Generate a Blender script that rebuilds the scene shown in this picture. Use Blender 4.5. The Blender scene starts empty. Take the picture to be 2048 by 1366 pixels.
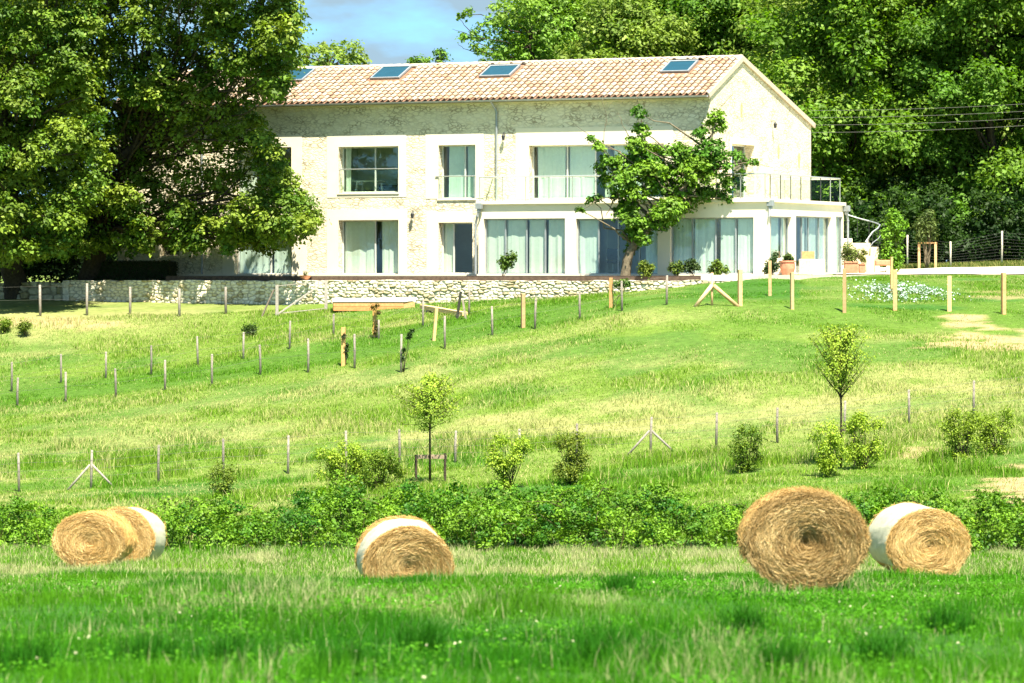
import bpy, math, random
import numpy as np
from mathutils import Vector, Matrix

SC = bpy.context.scene
COL = SC.collection
R = math.radians
F = 7500.0          # focal length in photo pixels (2048 wide)
HP = 556.0          # horizon row in the photo

# ------------------------------------------------------------------ camera
cam_d = bpy.data.cameras.new("camera")
cam = bpy.data.objects.new("camera", cam_d); COL.objects.link(cam)
cam.location = (0, 0, 0); cam.rotation_euler = (R(90), 0, 0)
cam_d.sensor_width = 36.0; cam_d.lens = F / 2048 * 36.0
cam_d.shift_y = -(683 - HP) / 2048.0
cam_d.clip_start = 0.5; cam_d.clip_end = 8000
cam_d.dof.use_dof = True; cam_d.dof.focus_distance = 140; cam_d.dof.aperture_fstop = 6.0
SC.camera = cam

# ------------------------------------------------------------------ light
SUN_EL = 62.0; SUN_AZ = -72.0       # azimuth as angle in the xy plane
world = bpy.data.worlds.new("World"); SC.world = world; world.use_nodes = True
nt = world.node_tree; N = nt.nodes; L = nt.links
bg = N["Background"]
sky = N.new("ShaderNodeTexSky"); sky.sky_type = 'NISHITA'; sky.sun_disc = False
sky.sun_elevation = R(SUN_EL); sky.sun_rotation = R(90 - SUN_AZ)
sky.ozone_density = 2.0; sky.dust_density = 0.4; sky.air_density = 1.0
tc = N.new("ShaderNodeTexCoord")
# look a little higher into the sky than the narrow strip just above the trees
mp = N.new("ShaderNodeMapping"); mp.inputs['Location'].default_value = (0, 0, 0.22)
L.new(tc.outputs['Generated'], mp.inputs['Vector']); L.new(mp.outputs['Vector'], sky.inputs['Vector'])
mp2 = N.new("ShaderNodeMapping"); mp2.inputs['Scale'].default_value = (32, 32, 95)
mp2.inputs['Location'].default_value = (3.1, 0.0, 0.35)
L.new(tc.outputs['Generated'], mp2.inputs['Vector'])
nz = N.new("ShaderNodeTexNoise"); nz.inputs['Scale'].default_value = 1.0; nz.inputs['Detail'].default_value = 5
nz.inputs['Roughness'].default_value = 0.5
L.new(mp2.outputs['Vector'], nz.inputs['Vector'])
rp = N.new("ShaderNodeValToRGB")
rp.color_ramp.elements[0].position = 0.34; rp.color_ramp.elements[1].position = 0.58
L.new(nz.outputs['Fac'], rp.inputs['Fac'])
mulf = N.new("ShaderNodeMath"); mulf.operation = 'MULTIPLY'; mulf.inputs[1].default_value = 0.85
L.new(rp.outputs['Color'], mulf.inputs[0])
mix = N.new("ShaderNodeMix"); mix.data_type = 'RGBA'
L.new(mulf.outputs[0], mix.inputs['Factor']); tn = N.new('ShaderNodeMix'); tn.data_type = 'RGBA'; tn.blend_type = 'MULTIPLY'; tn.inputs[0].default_value = 1; tn.inputs[7].default_value = (.78, 1.04, .97, 1)
L.new(sky.outputs['Color'], tn.inputs[6]); L.new(tn.outputs[2], mix.inputs[6])
mix.inputs[7].default_value = (1.3, 1.72, 1.98, 1)
L.new(mix.outputs[2], bg.inputs['Color']); bg.inputs['Strength'].default_value = 0.10

sun_d = bpy.data.lights.new("sun", 'SUN'); sun = bpy.data.objects.new("sun", sun_d); COL.objects.link(sun)
sun_d.energy = 5.0; sun_d.angle = R(0.5); sun_d.color = (1.0, 0.92, 0.76)
sd = Vector((math.cos(R(SUN_AZ)) * math.cos(R(SUN_EL)), math.sin(R(SUN_AZ)) * math.cos(R(SUN_EL)), math.sin(R(SUN_EL))))
sun.rotation_euler = sd.to_track_quat('Z', 'Y').to_euler()
sun.location = sd * 200

SC.view_settings.view_transform = 'Standard'; SC.view_settings.look = 'None'
SC.view_settings.exposure = 1.70; SC.view_settings.gamma = 1.0
SC.render.engine = 'CYCLES'
SC.cycles.max_bounces = 6; SC.cycles.diffuse_bounces = 3; SC.cycles.glossy_bounces = 2
SC.cycles.transmission_bounces = 4; SC.cycles.transparent_max_bounces = 12
SC.cycles.use_denoising = True
SC.cycles.caustics_reflective = False; SC.cycles.caustics_refractive = False

# ------------------------------------------------------------------ helpers
def tag(o, label=None, cat=None, group=None, kind=None):
    if label: o["label"] = label
    if cat: o["category"] = cat
    if group: o["group"] = group
    if kind: o["kind"] = kind
    return o

def empty(name, loc=(0, 0, 0), rz=0.0):
    o = bpy.data.objects.new(name, None); COL.objects.link(o)
    o.empty_display_size = 0.3; o.location = loc; o.rotation_euler = (0, 0, rz)
    return o

def np_mesh(name, V, Fc, mat, parent=None, col=None, smooth=False, link=True):
    """V (n,3), Fc (m,k) faces all with k corners; col (n,3) vertex tint."""
    V = np.asarray(V, dtype=np.float32); Fc = np.asarray(Fc, dtype=np.int32)
    me = bpy.data.meshes.new(name)
    me.vertices.add(len(V)); me.vertices.foreach_set("co", V.ravel())
    m, k = Fc.shape
    me.loops.add(m * k); me.loops.foreach_set("vertex_index", Fc.ravel())
    me.polygons.add(m); me.polygons.foreach_set("loop_start", np.arange(0, m * k, k, dtype=np.int32))
    if smooth: me.polygons.foreach_set("use_smooth", np.ones(m, dtype=bool))
    me.update(calc_edges=True)
    if col is not None:
        a = me.attributes.new("Col", 'FLOAT_COLOR', 'POINT')
        c = np.ones((len(V), 4), dtype=np.float32); c[:, :3] = col
        a.data.foreach_set("color", c.ravel())
    if mat: me.materials.append(mat)
    o = bpy.data.objects.new(name, me)
    if link: COL.objects.link(o)
    if parent: o.parent = parent
    return o

class MB:
    """collects boxes, tubes, sheets and links them as one mesh object"""
    def __init__(s): s.v = []; s.f = []; s.c = []; s.col = (1, 1, 1)
    def add(s, vs, fs):
        b = len(s.v); s.v += [tuple(p) for p in vs]; s.c += [s.col] * len(vs)
        s.f += [tuple(b + i for i in f) for f in fs]
    def box(s, x0, x1, y0, y1, z0, z1, M=None):
        vs = [(x, y, z) for x in (x0, x1) for y in (y0, y1) for z in (z0, z1)]
        if M: vs = [M(*p) for p in vs]
        s.add(vs, [(0, 1, 3, 2), (4, 6, 7, 5), (0, 4, 5, 1), (2, 3, 7, 6), (0, 2, 6, 4), (1, 5, 7, 3)])
    def beam(s, p, q, w, d, roll=None):
        p = Vector(p); q = Vector(q); a = (q - p).normalized()
        ref = Vector((0, 0, 1)) if abs(a.z) < .9 else Vector((1, 0, 0))
        if roll: ref = Vector(roll)
        u = a.cross(ref).normalized(); t = a.cross(u).normalized()
        vs = []
        for e in (p, q):
            for i, j in ((-1, -1), (1, -1), (1, 1), (-1, 1)): vs.append(e + u * (i * w / 2) + t * (j * d / 2))
        s.add(vs, [(0, 3, 2, 1), (4, 5, 6, 7), (0, 1, 5, 4), (1, 2, 6, 5), (2, 3, 7, 6), (3, 0, 4, 7)])
    def tube(s, pts, rad, n=7, cap=True):
        pts = [Vector(p) for p in pts]
        if not hasattr(rad, '__len__'): rad = [rad] * len(pts)
        vs = []; u = None
        for i, p in enumerate(pts):
            a = pts[min(i + 1, len(pts) - 1)] - pts[max(i - 1, 0)]
            if a.length < 1e-9: a = Vector((0, 0, 1))
            a.normalize()
            if u is None:
                u = a.cross(Vector((0, 0, 1)) if abs(a.z) < .9 else Vector((1, 0, 0))).normalized()
            else:
                u = (u - a * u.dot(a)).normalized()
            w = a.cross(u)
            for k in range(n):
                t = 2 * math.pi * k / n
                vs.append(p + (u * math.cos(t) + w * math.sin(t)) * rad[i])
        fs = []
        for i in range(len(pts) - 1):
            for k in range(n):
                k2 = (k + 1) % n
                fs.append((i * n + k, i * n + k2, (i + 1) * n + k2, (i + 1) * n + k))
        if cap:
            fs.append(tuple(range(n - 1, -1, -1))); fs.append(tuple((len(pts) - 1) * n + k for k in range(n)))
        s.add(vs, fs)
    def lathe(s, prof, c=(0, 0, 0), n=18):
        vs = []; fs = []
        for r, z in prof:
            for k in range(n):
                t = 2 * math.pi * k / n; vs.append((c[0] + r * math.cos(t), c[1] + r * math.sin(t), c[2] + z))
        for i in range(len(prof) - 1):
            for k in range(n):
                k2 = (k + 1) % n; fs.append((i * n + k, i * n + k2, (i + 1) * n + k2, (i + 1) * n + k))
        fs.append(tuple(range(n - 1, -1, -1))); fs.append(tuple((len(prof) - 1) * n + k for k in range(n)))
        s.add(vs, fs)
    def build(s, name, mat, parent=None, smooth=False, bevel=0):
        me = bpy.data.meshes.new(name); me.from_pydata(s.v, [], s.f); me.update()
        a = me.attributes.new("Col", 'FLOAT_COLOR', 'POINT')
        c = np.ones((len(s.v), 4), dtype=np.float32); c[:, :3] = np.array(s.c).reshape(-1, 3)
        a.data.foreach_set("color", c.ravel())
        if smooth: me.polygons.foreach_set("use_smooth", np.ones(len(me.polygons), dtype=bool))
        if mat: me.materials.append(mat)
        o = bpy.data.objects.new(name, me); COL.objects.link(o)
        if parent: o.parent = parent
        if bevel:
            b = o.modifiers.new("bevel", 'BEVEL'); b.width = bevel; b.segments = 2; b.limit_method = 'ANGLE'
        return o

# value noise ------------------------------------------------------
def _hash(ix, iy, seed):
    h = (ix.astype(np.int64) * 374761393 + iy.astype(np.int64) * 668265263 + seed * 1442695041) & 0xffffffff
    h = ((h ^ (h >> 13)) * 1274126177) & 0xffffffff
    h = h ^ (h >> 16)
    return (h & 0xffffff) / float(0xffffff)

def vnoise(x, y, seed=0):
    x = np.asarray(x, float); y = np.asarray(y, float)
    ix = np.floor(x); iy = np.floor(y); fx = x - ix; fy = y - iy
    fx = fx * fx * (3 - 2 * fx); fy = fy * fy * (3 - 2 * fy)
    a = _hash(ix, iy, seed); b = _hash(ix + 1, iy, seed); c = _hash(ix, iy + 1, seed); d = _hash(ix + 1, iy + 1, seed)
    return (a * (1 - fx) + b * fx) * (1 - fy) + (c * (1 - fx) + d * fx) * fy

def fbm(x, y, seed=0, oct=4):
    s = 0; a = .5; t = 0
    for i in range(oct):
        s = s + a * vnoise(x, y, seed + i * 17); t += a; a *= .5; x = np.asarray(x) * 2.03; y = np.asarray(y) * 2.03
    return s / t

def sstep(a, b, x):
    t = np.clip((x - a) / (b - a), 0, 1); return t * t * (3 - 2 * t)

def voro(u, v, seed=0):
    iu = np.floor(u); iv = np.floor(v)
    f1 = np.full(u.shape, 9.0); f2 = np.full(u.shape, 9.0); idn = np.zeros(u.shape)
    for du in (-2, -1, 0, 1, 2):
        for dv in (-2, -1, 0, 1, 2):
            cu = iu + du; cv = iv + dv
            pu = cu + _hash(cu, cv, seed) * .95; pv = cv + _hash(cu, cv, seed + 5) * .75
            d = np.sqrt((u - pu) ** 2 + (v - pv) ** 2); r = _hash(cu, cv, seed + 9)
            closer = d < f1
            f2 = np.where(closer, f1, np.minimum(f2, d)); idn = np.where(closer, r, idn); f1 = np.where(closer, d, f1)
    return f1, f2, idn

# ------------------------------------------------------------------ materials
def new_mat(name):
    m = bpy.data.materials.new(name); m.use_nodes = True
    return m, m.node_tree.nodes, m.node_tree.links, m.node_tree.nodes["Principled BSDF"]

def plain(name, col, rough=.7, var=.15, scale=6.0, metal=0, bump=0.0, bscale=30, spec=.3, attr=False):
    m, n, l, p = new_mat(name)
    tcn = n.new("ShaderNodeTexCoord")
    t = n.new("ShaderNodeTexNoise"); t.inputs['Scale'].default_value = scale; t.inputs['Detail'].default_value = 6
    l.new(tcn.outputs['Object'], t.inputs['Vector'])
    mr = n.new("ShaderNodeMapRange"); mr.inputs[1].default_value = .3; mr.inputs[2].default_value = .7
    mr.inputs[3].default_value = 1 - var; mr.inputs[4].default_value = 1 + var
    l.new(t.outputs['Fac'], mr.inputs[0])
    mx = n.new("ShaderNodeMix"); mx.data_type = 'RGBA'; mx.blend_type = 'MULTIPLY'; mx.inputs[0].default_value = 1
    mx.inputs[6].default_value = (*col, 1)
    if attr:
        at = n.new("ShaderNodeAttribute"); at.attribute_name = "Col"
        m2 = n.new("ShaderNodeMix"); m2.data_type = 'RGBA'; m2.blend_type = 'MULTIPLY'; m2.inputs[0].default_value = 1
        m2.inputs[6].default_value = (*col, 1); l.new(at.outputs['Color'], m2.inputs[7]); l.new(m2.outputs[2], mx.inputs[6])
    l.new(mr.outputs[0], mx.inputs[7]); l.new(mx.outputs[2], p.inputs['Base Color'])
    p.inputs['Roughness'].default_value = rough; p.inputs['Metallic'].default_value = metal
    p.inputs['Specular IOR Level'].default_value = spec
    if bump:
        t2 = n.new("ShaderNodeTexNoise"); t2.inputs['Scale'].default_value = bscale; t2.inputs['Detail'].default_value = 4
        l.new(tcn.outputs['Object'], t2.inputs['Vector'])
        b = n.new("ShaderNodeBump"); b.inputs['Strength'].default_value = bump; b.inputs['Distance'].default_value = .02
        l.new(t2.outputs['Fac'], b.inputs['Height']); l.new(b.outputs['Normal'], p.inputs['Normal'])
    return m

def leafy(name, trans=.35, rough=.55, gain=1.0, spec=.25):
    """foliage, grass, straw: colour from the per-leaf attribute, part of the light passes through"""
    m, n, l, p = new_mat(name)
    at = n.new("ShaderNodeAttribute"); at.attribute_name = "Col"
    src = at.outputs['Color']
    if gain != 1.0:
        g = n.new("ShaderNodeMix"); g.data_type = 'RGBA'; g.blend_type = 'MULTIPLY'; g.inputs[0].default_value = 1
        g.inputs[7].default_value = (gain, gain, gain, 1); l.new(src, g.inputs[6]); src = g.outputs[2]
    l.new(src, p.inputs['Base Color']); p.inputs['Roughness'].default_value = rough
    p.inputs['Specular IOR Level'].default_value = spec
    tr = n.new("ShaderNodeBsdfTranslucent")
    hs = n.new("ShaderNodeHueSaturation"); hs.inputs['Saturation'].default_value = 1.1; hs.inputs['Value'].default_value = 1.25
    l.new(src, hs.inputs['Color']); l.new(hs.outputs[0], tr.inputs['Color'])
    ms = n.new("ShaderNodeMixShader"); ms.inputs[0].default_value = trans
    l.new(p.outputs[0], ms.inputs[1]); l.new(tr.outputs[0], ms.inputs[2])
    l.new(ms.outputs[0], n["Material Output"].inputs['Surface'])
    return m

def stone_wall_mat(name, base, joint, scale=3.6, joint_w=.055, jamt=.75, patch=True, zs=1.75):
    m, n, l, p = new_mat(name)
    tcn = n.new("ShaderNodeTexCoord"); mpn = n.new("ShaderNodeMapping"); mpn.inputs['Scale'].default_value = (1, 1, zs)
    l.new(tcn.outputs['Object'], mpn.inputs['Vector'])
    wn = n.new("ShaderNodeTexNoise"); wn.inputs['Scale'].default_value = 5; l.new(mpn.outputs[0], wn.inputs['Vector'])
    wm = n.new("ShaderNodeMix"); wm.data_type = 'RGBA'; wm.blend_type = 'LINEAR_LIGHT'; wm.inputs[0].default_value = .12
    l.new(mpn.outputs[0], wm.inputs[6]); l.new(wn.outputs['Color'], wm.inputs[7])
    ve = n.new("ShaderNodeTexVoronoi"); ve.feature = 'DISTANCE_TO_EDGE'; ve.inputs['Scale'].default_value = scale
    vc = n.new("ShaderNodeTexVoronoi"); vc.feature = 'F1'; vc.inputs['Scale'].default_value = scale
    l.new(wm.outputs[2], ve.inputs['Vector']); l.new(wm.outputs[2], vc.inputs['Vector'])
    jm = n.new("ShaderNodeMapRange"); jm.inputs[1].default_value = 0; jm.inputs[2].default_value = joint_w
    jm.inputs[3].default_value = 1; jm.inputs[4].default_value = 0; jm.interpolation_type = 'SMOOTHSTEP'
    l.new(ve.outputs['Distance'], jm.inputs[0])
    # joints show only in patches, elsewhere they are filled flush with lime
    pn = n.new("ShaderNodeTexNoise"); pn.inputs['Scale'].default_value = 1.1; pn.inputs['Detail'].default_value = 5
    l.new(mpn.outputs[0], pn.inputs['Vector'])
    pm = n.new("ShaderNodeMapRange"); pm.inputs[1].default_value = .44; pm.inputs[2].default_value = .60
    pm.inputs[3].default_value = .16 if patch else .9; pm.inputs[4].default_value = jamt
    l.new(pn.outputs['Fac'], pm.inputs[0])
    jf = n.new("ShaderNodeMath"); jf.operation = 'MULTIPLY'; l.new(jm.outputs[0], jf.inputs[0]); l.new(pm.outputs[0], jf.inputs[1])
    sx = n.new("ShaderNodeSeparateColor"); l.new(vc.outputs['Color'], sx.inputs[0])
    rr = n.new("ShaderNodeValToRGB"); e = rr.color_ramp.elements
    e[0].position = 0; e[0].color = (base[0] * .93, base[1] * .91, base[2] * .85, 1)
    e[1].position = 1; e[1].color = (*base, 1)
    k = rr.color_ramp.elements.new(.35); k.color = (base[0] * .96, base[1] * .95, base[2] * .91, 1)
    l.new(sx.outputs[0], rr.inputs['Fac'])
    mj = n.new("ShaderNodeMix"); mj.data_type = 'RGBA'; l.new(jf.outputs[0], mj.inputs[0]); l.new(rr.outputs[0], mj.inputs[6])
    mj.inputs[7].default_value = (*joint, 1)
    # weather stains
    st = n.new("ShaderNodeTexNoise"); st.inputs['Scale'].default_value = .7; st.inputs['Detail'].default_value = 7
    st.inputs['Roughness'].default_value = .65
    l.new(tcn.outputs['Object'], st.inputs['Vector'])
    sm = n.new("ShaderNodeMapRange"); sm.inputs[1].default_value = .35; sm.inputs[2].default_value = .7
    sm.inputs[3].default_value = .86; sm.inputs[4].default_value = 1.03; l.new(st.outputs['Fac'], sm.inputs[0])
    mm = n.new("ShaderNodeMix"); mm.data_type = 'RGBA'; mm.blend_type = 'MULTIPLY'; mm.inputs[0].default_value = 1
    l.new(mj.outputs[2], mm.inputs[6]); l.new(sm.outputs[0], mm.inputs[7])
    l.new(mm.outputs[2], p.inputs['Base Color'])
    p.inputs['Roughness'].default_value = .9; p.inputs['Specular IOR Level'].default_value = .1
    hh = n.new("ShaderNodeMath"); hh.operation = 'MINIMUM'; hh.inputs[1].default_value = .14
    l.new(ve.outputs['Distance'], hh.inputs[0])
    b = n.new("ShaderNodeBump"); b.inputs['Strength'].default_value = .55; b.inputs['Distance'].default_value = .12
    l.new(hh.outputs[0], b.inputs['Height'])
    t2 = n.new("ShaderNodeTexNoise"); t2.inputs['Scale'].default_value = 22; l.new(tcn.outputs['Object'], t2.inputs['Vector'])
    b2 = n.new("ShaderNodeBump"); b2.inputs['Strength'].default_value = .35; b2.inputs['Distance'].default_value = .02
    l.new(t2.outputs['Fac'], b2.inputs['Height']); l.new(b.outputs[0], b2.inputs['Normal']); l.new(b2.outputs[0], p.inputs['Normal'])
    return m

def glass_mat(name, tint=(.80, .93, .88), refl=.10, fres=.35):
    m, n, l, p = new_mat(name)
    tr = n.new("ShaderNodeBsdfTransparent"); tr.inputs[0].default_value = (*tint, 1)
    gl = n.new("ShaderNodeBsdfGlossy"); gl.inputs['Roughness'].default_value = .02; gl.inputs[0].default_value = (.9, .95, 1, 1)
    fr = n.new("ShaderNodeFresnel"); fr.inputs[0].default_value = 1.45
    ad = n.new("ShaderNodeMath"); ad.operation = 'MULTIPLY_ADD'; ad.inputs[1].default_value = fres; ad.inputs[2].default_value = refl; l.new(fr.outputs[0], ad.inputs[0])
    ms = n.new("ShaderNodeMixShader"); l.new(ad.outputs[0], ms.inputs[0]); l.new(tr.outputs[0], ms.inputs[1]); l.new(gl.outputs[0], ms.inputs[2])
    l.new(ms.outputs[0], n["Material Output"].inputs['Surface'])
    return m

def soil_mat(name):
    m, n, l, p = new_mat(name)
    at = n.new("ShaderNodeAttribute"); at.attribute_name = "Col"
    tcn = n.new("ShaderNodeTexCoord")
    t = n.new("ShaderNodeTexNoise"); t.inputs['Scale'].default_value = 3.5; t.inputs['Detail'].default_value = 9; t.inputs['Roughness'].default_value = .7
    l.new(tcn.outputs['Object'], t.inputs['Vector'])
    mr = n.new("ShaderNodeMapRange"); mr.inputs[1].default_value = .3; mr.inputs[2].default_value = .7
    mr.inputs[3].default_value = .65; mr.inputs[4].default_value = 1.3; l.new(t.outputs['Fac'], mr.inputs[0])
    mx = n.new("ShaderNodeMix"); mx.data_type = 'RGBA'; mx.blend_type = 'MULTIPLY'; mx.inputs[0].default_value = 1
    l.new(at.outputs['Color'], mx.inputs[6]); l.new(mr.outputs[0], mx.inputs[7]); l.new(mx.outputs[2], p.inputs['Base Color'])
    p.inputs['Roughness'].default_value = .95; p.inputs['Specular IOR Level'].default_value = .1
    b = n.new("ShaderNodeBump"); b.inputs['Strength'].default_value = .8; b.inputs['Distance'].default_value = .08
    l.new(t.outputs['Fac'], b.inputs['Height']); l.new(b.outputs[0], p.inputs['Normal'])
    return m

M = {}
M['leaf'] = leafy('foliage', .24)
M['leaf_far'] = leafy('foliage_far', .42)
M['grass'] = leafy('grass_blades', .30, .7, spec=.1)
M['straw'] = leafy('straw', .10, .7, spec=.15)
M['soil'] = soil_mat('turf_soil')
M['bark'] = plain('bark', (.06, .048, .034), .9, .35, 9, bump=.8, bscale=25, spec=.1)
M['barkpale'] = plain('pale_bark', (.15, .125, .085), .9, .4, 7, bump=.8, bscale=25, spec=.1)
M['oldwood'] = plain('weathered_wood', (.33, .30, .26), .85, .25, 14, bump=.4, bscale=60, attr=True)
M['newwood'] = plain('fresh_timber', (.55, .37, .20), .75, .18, 10, bump=.3, bscale=50, attr=True)
M['darkwood'] = plain('dark_wood', (.06, .045, .035), .85, .3, 10)
M['stone'] = stone_wall_mat('rubble_facade', (.86, .79, .61), (.22, .155, .08), scale=4.0, joint_w=.18, jamt=.7, zs=2.0)
M['stoneg'] = stone_wall_mat('gable_masonry', (.80, .73, .56), (.24, .17, .09), scale=4.0, joint_w=.16, jamt=.65, zs=2.0)
M['render'] = plain('lime_render', (.80, .735, .58), .9, .05, 1.2, bump=.15, bscale=40, spec=.1)
M['rev'] = plain('smooth_render', (.79, .72, .56), .9, .04, 2, spec=.1)
M['tile'] = plain('canal_tile', (.43, .35, .275), .9, .22, 16, bump=.4, bscale=40, spec=.1, attr=True)
M['tilebed'] = plain('tile_channel', (.22, .13, .085), .95, .3, 9, spec=.1)  # bed colour darkened to deepen the shadow gaps between tiles
M['zinc'] = plain('zinc', (.33, .36, .38), .45, .12, 5, metal=.4)
M['alu'] = plain('pale_aluminium', (.62, .63, .60), .45, .05, 5, metal=.2)
M['aludark'] = plain('grey_aluminium', (.26, .28, .27), .5, .08, 5, metal=.2)
M['steel'] = plain('brushed_steel', (.60, .62, .62), .3, .05, 5, metal=.7)
M['iron'] = plain('dark_iron', (.035, .037, .04), .5, .2, 9)
M['glass'] = glass_mat('window_glass', (.91, .965, .935), .03)
M['glassb'] = glass_mat('balustrade_glass', (.90, .96, .92), .012, .0)
M['glassr'] = plain('skylight_glass', (.010, .055, .085), .15, .1, 3, spec=.25)
M['curtain'] = plain('curtain_cloth', (.86, .87, .78), .9, .05, 8, spec=.1)
M['curtainb'] = plain('bluish_curtain_cloth', (.84, .89, .85), .9, .05, 8, spec=.1)
M['room'] = plain('room_paint', (.72, .74, .62), .9, .06, 3)
M['floor'] = plain('room_floor', (.16, .14, .12), .7, .2, 5)
M['deck'] = plain('deck_board', (.085, .058, .042), .8, .3, 6, bump=.3)
M['white'] = plain('white_paint', (.78, .78, .74), .6, .06, 4)
M['terracotta'] = plain('terracotta', (.50, .22, .13), .85, .2, 8, bump=.2)
M['drystone'] = plain('dry_stone', (.74, .68, .55), .95, .25, 9, bump=.7, bscale=30, spec=.1, attr=True)
M['gravel'] = plain('pale_gravel', (.60, .53, .40), .95, .12, 3, bump=.5, bscale=60, spec=.1)
M['paving'] = plain('pale_paving', (.62, .56, .46), .9, .12, 3, bump=.2)
M['net'] = plain('net_wrap', (.42, .415, .30), .6, .16, 7, spec=.25, bump=.5, bscale=45)
M['fabric'] = plain('dark_fabric', (.06, .075, .085), .9, .2, 8)
M['wire'] = plain('fence_wire', (.12, .125, .11), .7, .1, 5, metal=.2)
# ------------------------------------------------------------------ terrain
PXC = np.array([-500, 0, 512, 1024, 1333, 1536, 2048, 2600], float)
ROWS = [  # distance, photo row of the ground seen at the columns above (None: height given instead)
    (10, -1.75), (20, -2.2), (30, -2.65), (38, -3.2), (48, -3.95), (60, -4.85), (72, -5.45), (80, -5.8),
    (90, [1075, 1068, 1060, 1050, 1040, 1025, 1000, 990]),
    (100, [1035, 1022, 1005, 985, 968, 952, 928, 922]),
    (110, [995, 984, 957, 920, 905, 888, 842, 830]),
    (120, [925, 905, 860, 790, 755, 738, 725, 720]),
    (132, [830, 815, 750, 665, 608, 612, 630, 640]),
    (138, [795, 785, 713, 618, 588, 583, 592, 600]),
    (144, [725, 705, 660, 606, 580, 557, 566, 572]),
    (148, [650, 642, 628, 603, 575, 552, 555, 558]),
    (152, [628, 622, 613, 596, 568, 551, 549, 550]),
    (157, [610, 602, 598, 586, 562, 550, 546, 545]),
    (165, [592, 582, 578, 570, 558, 546, 533, 532]),
    (180, [578, 569, 566, 562, 552, 541, 523, 520]),
    (230, [555, 552, 550, 547, 540, 535, 528, 526]),
    (320, [555, 552, 550, 547, 540, 535, 528, 526])]
RY = np.array([r[0] for r in ROWS], float)
RZ = np.array([[r[1]] * 8 if not isinstance(r[1], list) else [(HP - p) / F * r[0] for p in r[1]] for r in ROWS])
GX = np.arange(-70, 70.01, .5); GY = np.arange(6, 300.01, .5)
gx, gy_ = np.meshgrid(GX, GY)
px_ = 1024 + F * gx / np.maximum(gy_, 60)
iy = np.clip(np.searchsorted(RY, gy_) - 1, 0, len(RY) - 2); ty = np.clip((gy_ - RY[iy]) / (RY[iy + 1] - RY[iy]), 0, 1)
pc = np.clip(px_, PXC[0], PXC[-1]); ix = np.clip(np.searchsorted(PXC, pc) - 1, 0, 6); tx = (pc - PXC[ix]) / (PXC[ix + 1] - PXC[ix])
GZ = (RZ[iy, ix] * (1 - tx) + RZ[iy, ix + 1] * tx) * (1 - ty) + (RZ[iy + 1, ix] * (1 - tx) + RZ[iy + 1, ix + 1] * tx) * ty
def blur(a, n):
    for _ in range(n):
        a = np.pad(a, 1, mode='edge')
        a = (a[:-2, 1:-1] + a[2:, 1:-1] + a[1:-1, :-2] + a[1:-1, 2:] + 4 * a[1:-1, 1:-1]) / 8
    return a
GZ = blur(GZ, 14)
GZ = GZ - .42 * np.exp(-(((gx + 1.64) / 2.4) ** 2 + ((gy_ - 59.5) / 3.2) ** 2))
GZ = GZ + (fbm(gx * .22, gy_ * .22, 3, 3) - .5) * .22 * np.where(gy_ > 149, .2, 1.0) + (fbm(gx * 1.1, gy_ * 1.1, 8, 2) - .5) * .06

def gz(x, y):
    x = np.asarray(x, float); y = np.asarray(y, float)
    u = np.clip((x - GX[0]) / .5, 0, len(GX) - 1.001); v = np.clip((y - GY[0]) / .5, 0, len(GY) - 1.001)
    i = u.astype(int); j = v.astype(int); fu = u - i; fv = v - j
    return (GZ[j, i] * (1 - fu) + GZ[j, i + 1] * fu) * (1 - fv) + (GZ[j + 1, i] * (1 - fu) + GZ[j + 1, i + 1] * fu) * fv

def W(px, py, Y): return Vector(((px - 1024) / F * Y, Y, (HP - py) / F * Y))
_YS = np.arange(60, 200, .1)
def hit(px, py):
    """where the sight line through a photo point meets the ground"""
    x = (px - 1024) / F * _YS; z = (HP - py) / F * _YS
    b = np.where(z <= gz(x, _YS))[0]
    if len(b) == 0: k = len(_YS) - 1
    else: k = b[0]
    return Vector((x[k], _YS[k], float(gz(x[k], _YS[k]))))
def on(px, Y):
    x = (px - 1024) / F * Y; return Vector((x, Y, float(gz(x, Y))))
def topx(x, y, z): return 1024 + F * x / y, HP - F * z / y

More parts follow.
